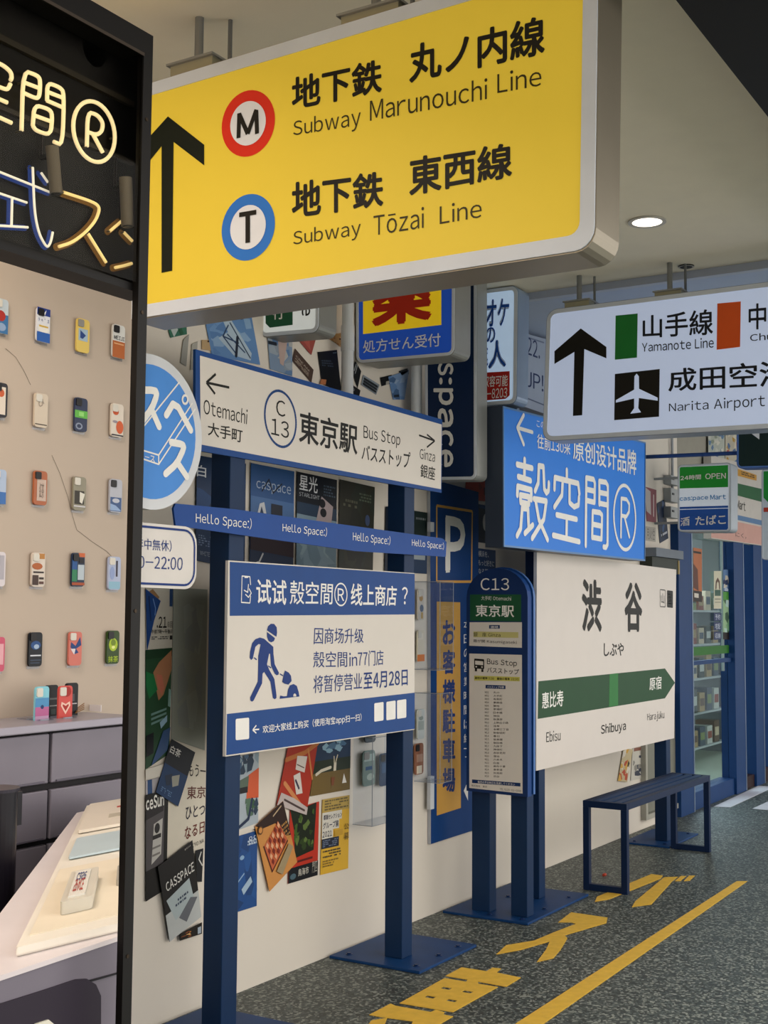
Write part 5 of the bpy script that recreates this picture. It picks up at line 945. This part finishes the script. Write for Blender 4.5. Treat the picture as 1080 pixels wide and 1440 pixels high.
# ================================================================ MART FRONT
fb = mat('12386a', .5, var=.08)
g = G()
def vbar(x0, x1, name, Y0=3.0, Y1=3.12, m=fb, z1=2.12):
    a = P(x0, 950, 1, Y0).x; b = P(x1, 950, 1, Y0).x; g = G(); g.box((a, Y0, 0), (b, Y1, z1), m); o = struct(g, name)
    g = G(); g.box((b, Y0-.003, 0), (b+.02, Y0+.02, z1), mat('8494ac', .3, .5)); build(g, 'steel_edge', o); return a, b
f1 = vbar(956, 974, 'door_1'); f2 = vbar(1034, 1047, 'door_2'); f3 = vbar(1062, 1073, 'door_3')
f4 = vbar(1088, 1100, 'door_4')
g = G(); g.box((f1[1]+.02, 3.02, 0), (f2[0], 3.14, .13), fb); struct(g, 'baseboard_left')
g = G(); g.box((f2[1]+.02, 3.02, 0), (f4[0], 3.14, .10), mat('2a1616', .5)); struct(g, 'baseboard_right')
g = G(); g.box((f1[1]+.02, 3.06, .13), (f2[0], 3.066, 2.12), glassmat('door_glass', (.80, .88, .90, 1), .06)); wn = struct(g, 'window_2')
g = G(); g.box((f2[1]+.02, 3.09, .1), (f3[0], 3.096, 2.12), glassmat('door_glass', (.80, .88, .90, 1), .06)); struct(g, 'window_3')
g = G(); a = P(978, 910, 1, 3.05); b = P(978, 922, 1, 3.05); g.box((f1[1]+.02, 3.048, b.z), (f2[0], 3.056, a.z), mat('2c6a24', .5)); build(g, 'green_stripe', wn)
g = G(); a = P(978, 929, 1, 3.05); b = P(978, 935, 1, 3.05); g.box((f1[1]+.02, 3.03, b.z), (f2[0], 3.056, a.z), fb); build(g, 'push_bar', wn)
g = G(); a = P(1016.5, 830, 1, 3.05); g.box((a.x, 3.05, 1.0), (a.x+.02, 3.072, 2.12), mat('8e9c9c', .3, .4)); build(g, 'mullion', wn)
sk = 'window stickers on the mart door'
def stick(quad, base, art, lab, name='poster', cat='poster'): poster(quad, base, art, lab, Y=3.046, grp=sk, name=name, cat=cat)
stick([(975, 770), (987, 772), (987, 847), (975, 845)], 'b0673c', [('r', 0, .06, .9, .10, '1f1610'), ('r', 0, .8, 1, 1, '2a1c14'), ('p', [(0, .3), (.5, .4), (.6, .8), (0, .75)], '5a3020'), ('r', .1, .85, .6, .93, 'd0c8bc')], 'brown orange poster inside the mart door')
stick([(1004, 803), (1014.5, 803), (1014.5, 856), (1004, 856)], 'c8c4ac', [('l', [(.25, .45), (.3, .3), (.5, .22), (.7, .3), (.75, .45)], '5a4034', .14), ('r', .1, .5, .9, .66, '36584a'), ('r', .1, .73, .9, .76, '808070'), ('r', .1, .82, .9, .84, '808070')], 'cream sticker with arch on the mart door')
for i, s_ in enumerate(('予約', '宅配', '収納')):
    stick([(1004, 862+i*13.2), (1014.5, 862+i*13), (1014.5, 873+i*13), (1004, 873.5+i*13.2)], '1c2c58', [('t', .15, .15, .85, .85, s_, 'c8d0dc')], ('top', 'middle', 'lowest')[i]+' navy square sticker on the mart door', 'sticker', 'sticker')
stick([(1017, 801), (1031, 801), (1031, 832), (1017, 831)], '55749c', [('n', 0, 0, 1, 1, 10, ['1e2c50', 'a8b4c4', '34508a', 'c0b8a8'], .3)], 'blue portrait poster on the mart door')
stick([(1017, 832), (1032, 833), (1032, 890), (1017, 889)], '8fb088', [('r', 0, 0, 1, .22, '4a8c3a'), ('n', 0, .2, 1, 1, 12, ['a8c4bc', '3c5a44', 'c4ccc8', '6f9c74'], .25)], 'green and white poster on the mart door')
stick([(1017, 889), (1032, 890), (1032, 900), (1017, 899)], '1c1410', [], 'black strip sticker below the green and white poster', 'sticker', 'sticker')
# fascia boards above the door
tf_ = thing('shop_fascia', (11, 3.0, 2.1), 'pale fascia board over mart door with green stripe', 'sign')
sh = Sheet(1, 2.98)
g = G(); g.prism(sh.pts([(1000, 640), (1090, 664), (1090, 770), (1000, 757)], 0), (0, .06, 0), mat('c4beb6', .5)); build(g, 'panel', tf_)
g = G(); g.poly(sh.pts([(1000, 671), (1090, 692), (1090, 711), (1000, 687)], 2), mat('265c34', .5)); build(g, 'green_stripe', tf_)
g = G(); g.poly(sh.pts([(1000, 716), (1090, 736), (1090, 743), (1000, 723)], 2), mat('5a7ca4', .5)); build(g, 'blue_stripe', tf_)
g = G(); g.poly(sh.pts([(1000, 726), (1090, 745), (1090, 769), (1000, 756)], 2), mat('c89a8e', .5)); build(g, 'pink_field', tf_)
lettering(tf_, [(qt(sh, 1036, 703, 1048, 706, 1048, 719, 1036, 715, 3), 'Mart', .01), (qt(sh, 1034, 748, 1049, 751, 1049, 758, 1034, 755, 4), 'にく,', .0)], mat('3a3a36', .5))
poster([(1034, 658), (1064, 668), (1064, 676), (1034, 668)], 'c08c2c', [('L', .1, .2, .9, .8, 2, '3a2c14')], 'orange price strip above the mart fascia', Y=2.972)
g = G(); g.box((max(wx1, f1[1]-.4), 3.06, 2.12), (13.5, 3.12, CEIL-.03), mat('9c988c', .8)); struct(g, 'wall_lintel')
poster([(996, 608), (1019, 609), (1019, 665), (996, 660)], 'b4b8ac', [('n', 0, 0, 1, 1, 30, ['5c7ca0', 'c8c8bc', '8a9480', 'd4d0c0', '44648c'], .14)], 'busy flyer collage, left sheet, above the mart sign', Y=3.04)
poster([(1020, 609), (1040, 610), (1040, 672), (1020, 667)], 'c0b8a4', [('n', 0, 0, 1, 1, 24, ['b8923c', 'a84a3c', '4c6c98', 'd8d0bc'], .16)], 'busy flyer collage, right sheet with yellow and red', Y=3.04)
# shelves inside the mart
def shelf_unit(x0, x1, y0, y1, lab):
    t = thing('shelving_unit', ((x0+x1)/2, (y0+y1)/2, .012), lab, 'shelf', 'shelving units inside the mart')
    for xx in (x0, x1-.03):
        g = G(); g.box((xx, y0, .012), (xx+.03, y1, 1.7), mat('5c6468', .4)); build(g, 'upright', t)
    for i in range(5):
        g = G(); g.box((x0+.03, y0, .12+i*.34), (x1-.03, y1, .14+i*.34), mat('b0b8b8', .4)); build(g, 'shelf_board', t)
    return t
shelf_unit(11.6, 13.5, 3.98, 4.35, 'nearest shelf of packets seen through the door glass'); shelf_unit(13.8, 16.4, 4.15, 4.55, 'farther shelf of packets seen through the door glass')
pc = ['8a3a24', 'c8b89a', '2c3c34', 'a89060', '3a4a5c', 'c0c4bc', '5a4028', '7c8c50']
pr = []
for u, (x0, x1, y0) in enumerate(((11.66, 13.45, 4.0), (13.86, 16.3, 4.17))):
    for i in range(5):
        xx = x0
        while xx < x1-.2:
            pr.append((u, i, xx, y0)); xx += .24 if u == 0 else .31
for k, (u, i, xx, y0) in enumerate(pr):
    h = random.uniform(.14, .24); g = G(); z = .141+i*.34; g.box((xx, y0, z), (xx+.17, y0+.2, z+h), mat(pc[k % 8], .5)); g.box((xx+.02, y0-.002, z+h*.3), (xx+.15, y0, z+h*.7), mat(pc[(k+3) % 8], .5))
    cn = ['rust red', 'cream', 'dark green', 'ochre', 'slate blue', 'pale grey', 'dark brown', 'olive']; lv = ['lowest', 'second lowest', 'middle', 'second highest', 'highest']
    tag(build(g, 'goods_packet'), '%s packet with %s label on %s level of %s shelf' % (cn[k % 8], cn[(k+3) % 8], lv[i], 'nearer' if u == 0 else 'farther'), 'packet', 'packets on the %s mart shelf' % ('nearer' if u == 0 else 'farther'))
# rack at right edge beyond the door
# ================================================================ CEILING LIGHTS
for (px, py, r, lab, on) in ((910, 311, .075, 'round recessed downlight glowing in the ceiling', 1), (965, 374, .035, 'small dark sensor disc on the ceiling', 0)):
    c = P(px, py, 2, CEIL)
    if c.x > 5.5: c = P(px, py, 2, CEIL-.015)
    t = thing('downlight' if on else 'ceiling_sensor', c, lab, 'light' if on else 'sensor')
    g = G(); N = 32; o = [c+Vector((r*math.cos(2*math.pi*k/N), r*math.sin(2*math.pi*k/N), -.006)) for k in range(N)]; i_ = [c+Vector((r*.78*math.cos(2*math.pi*k/N), r*.78*math.sin(2*math.pi*k/N), -.006)) for k in range(N)]
    g.raw(o+i_, [(k, (k+1) % N, (k+1) % N+N, k+N) for k in range(N)], mat('b8b4aa', .4)); g.raw(o+[p+Vector((0, 0, .006)) for p in o], [(k, (k+1) % N, (k+1) % N+N, k+N) for k in range(N)], mat('b8b4aa' if on else '2a2a2c', .4)); build(g, 'trim_ring', t)
    g = G(); g.poly([p+Vector((0, 0, .001)) for p in i_], mat('fff4e4', .4, emit=1.0) if on else mat('2a2a2c', .5)); build(g, 'diffuser', t)
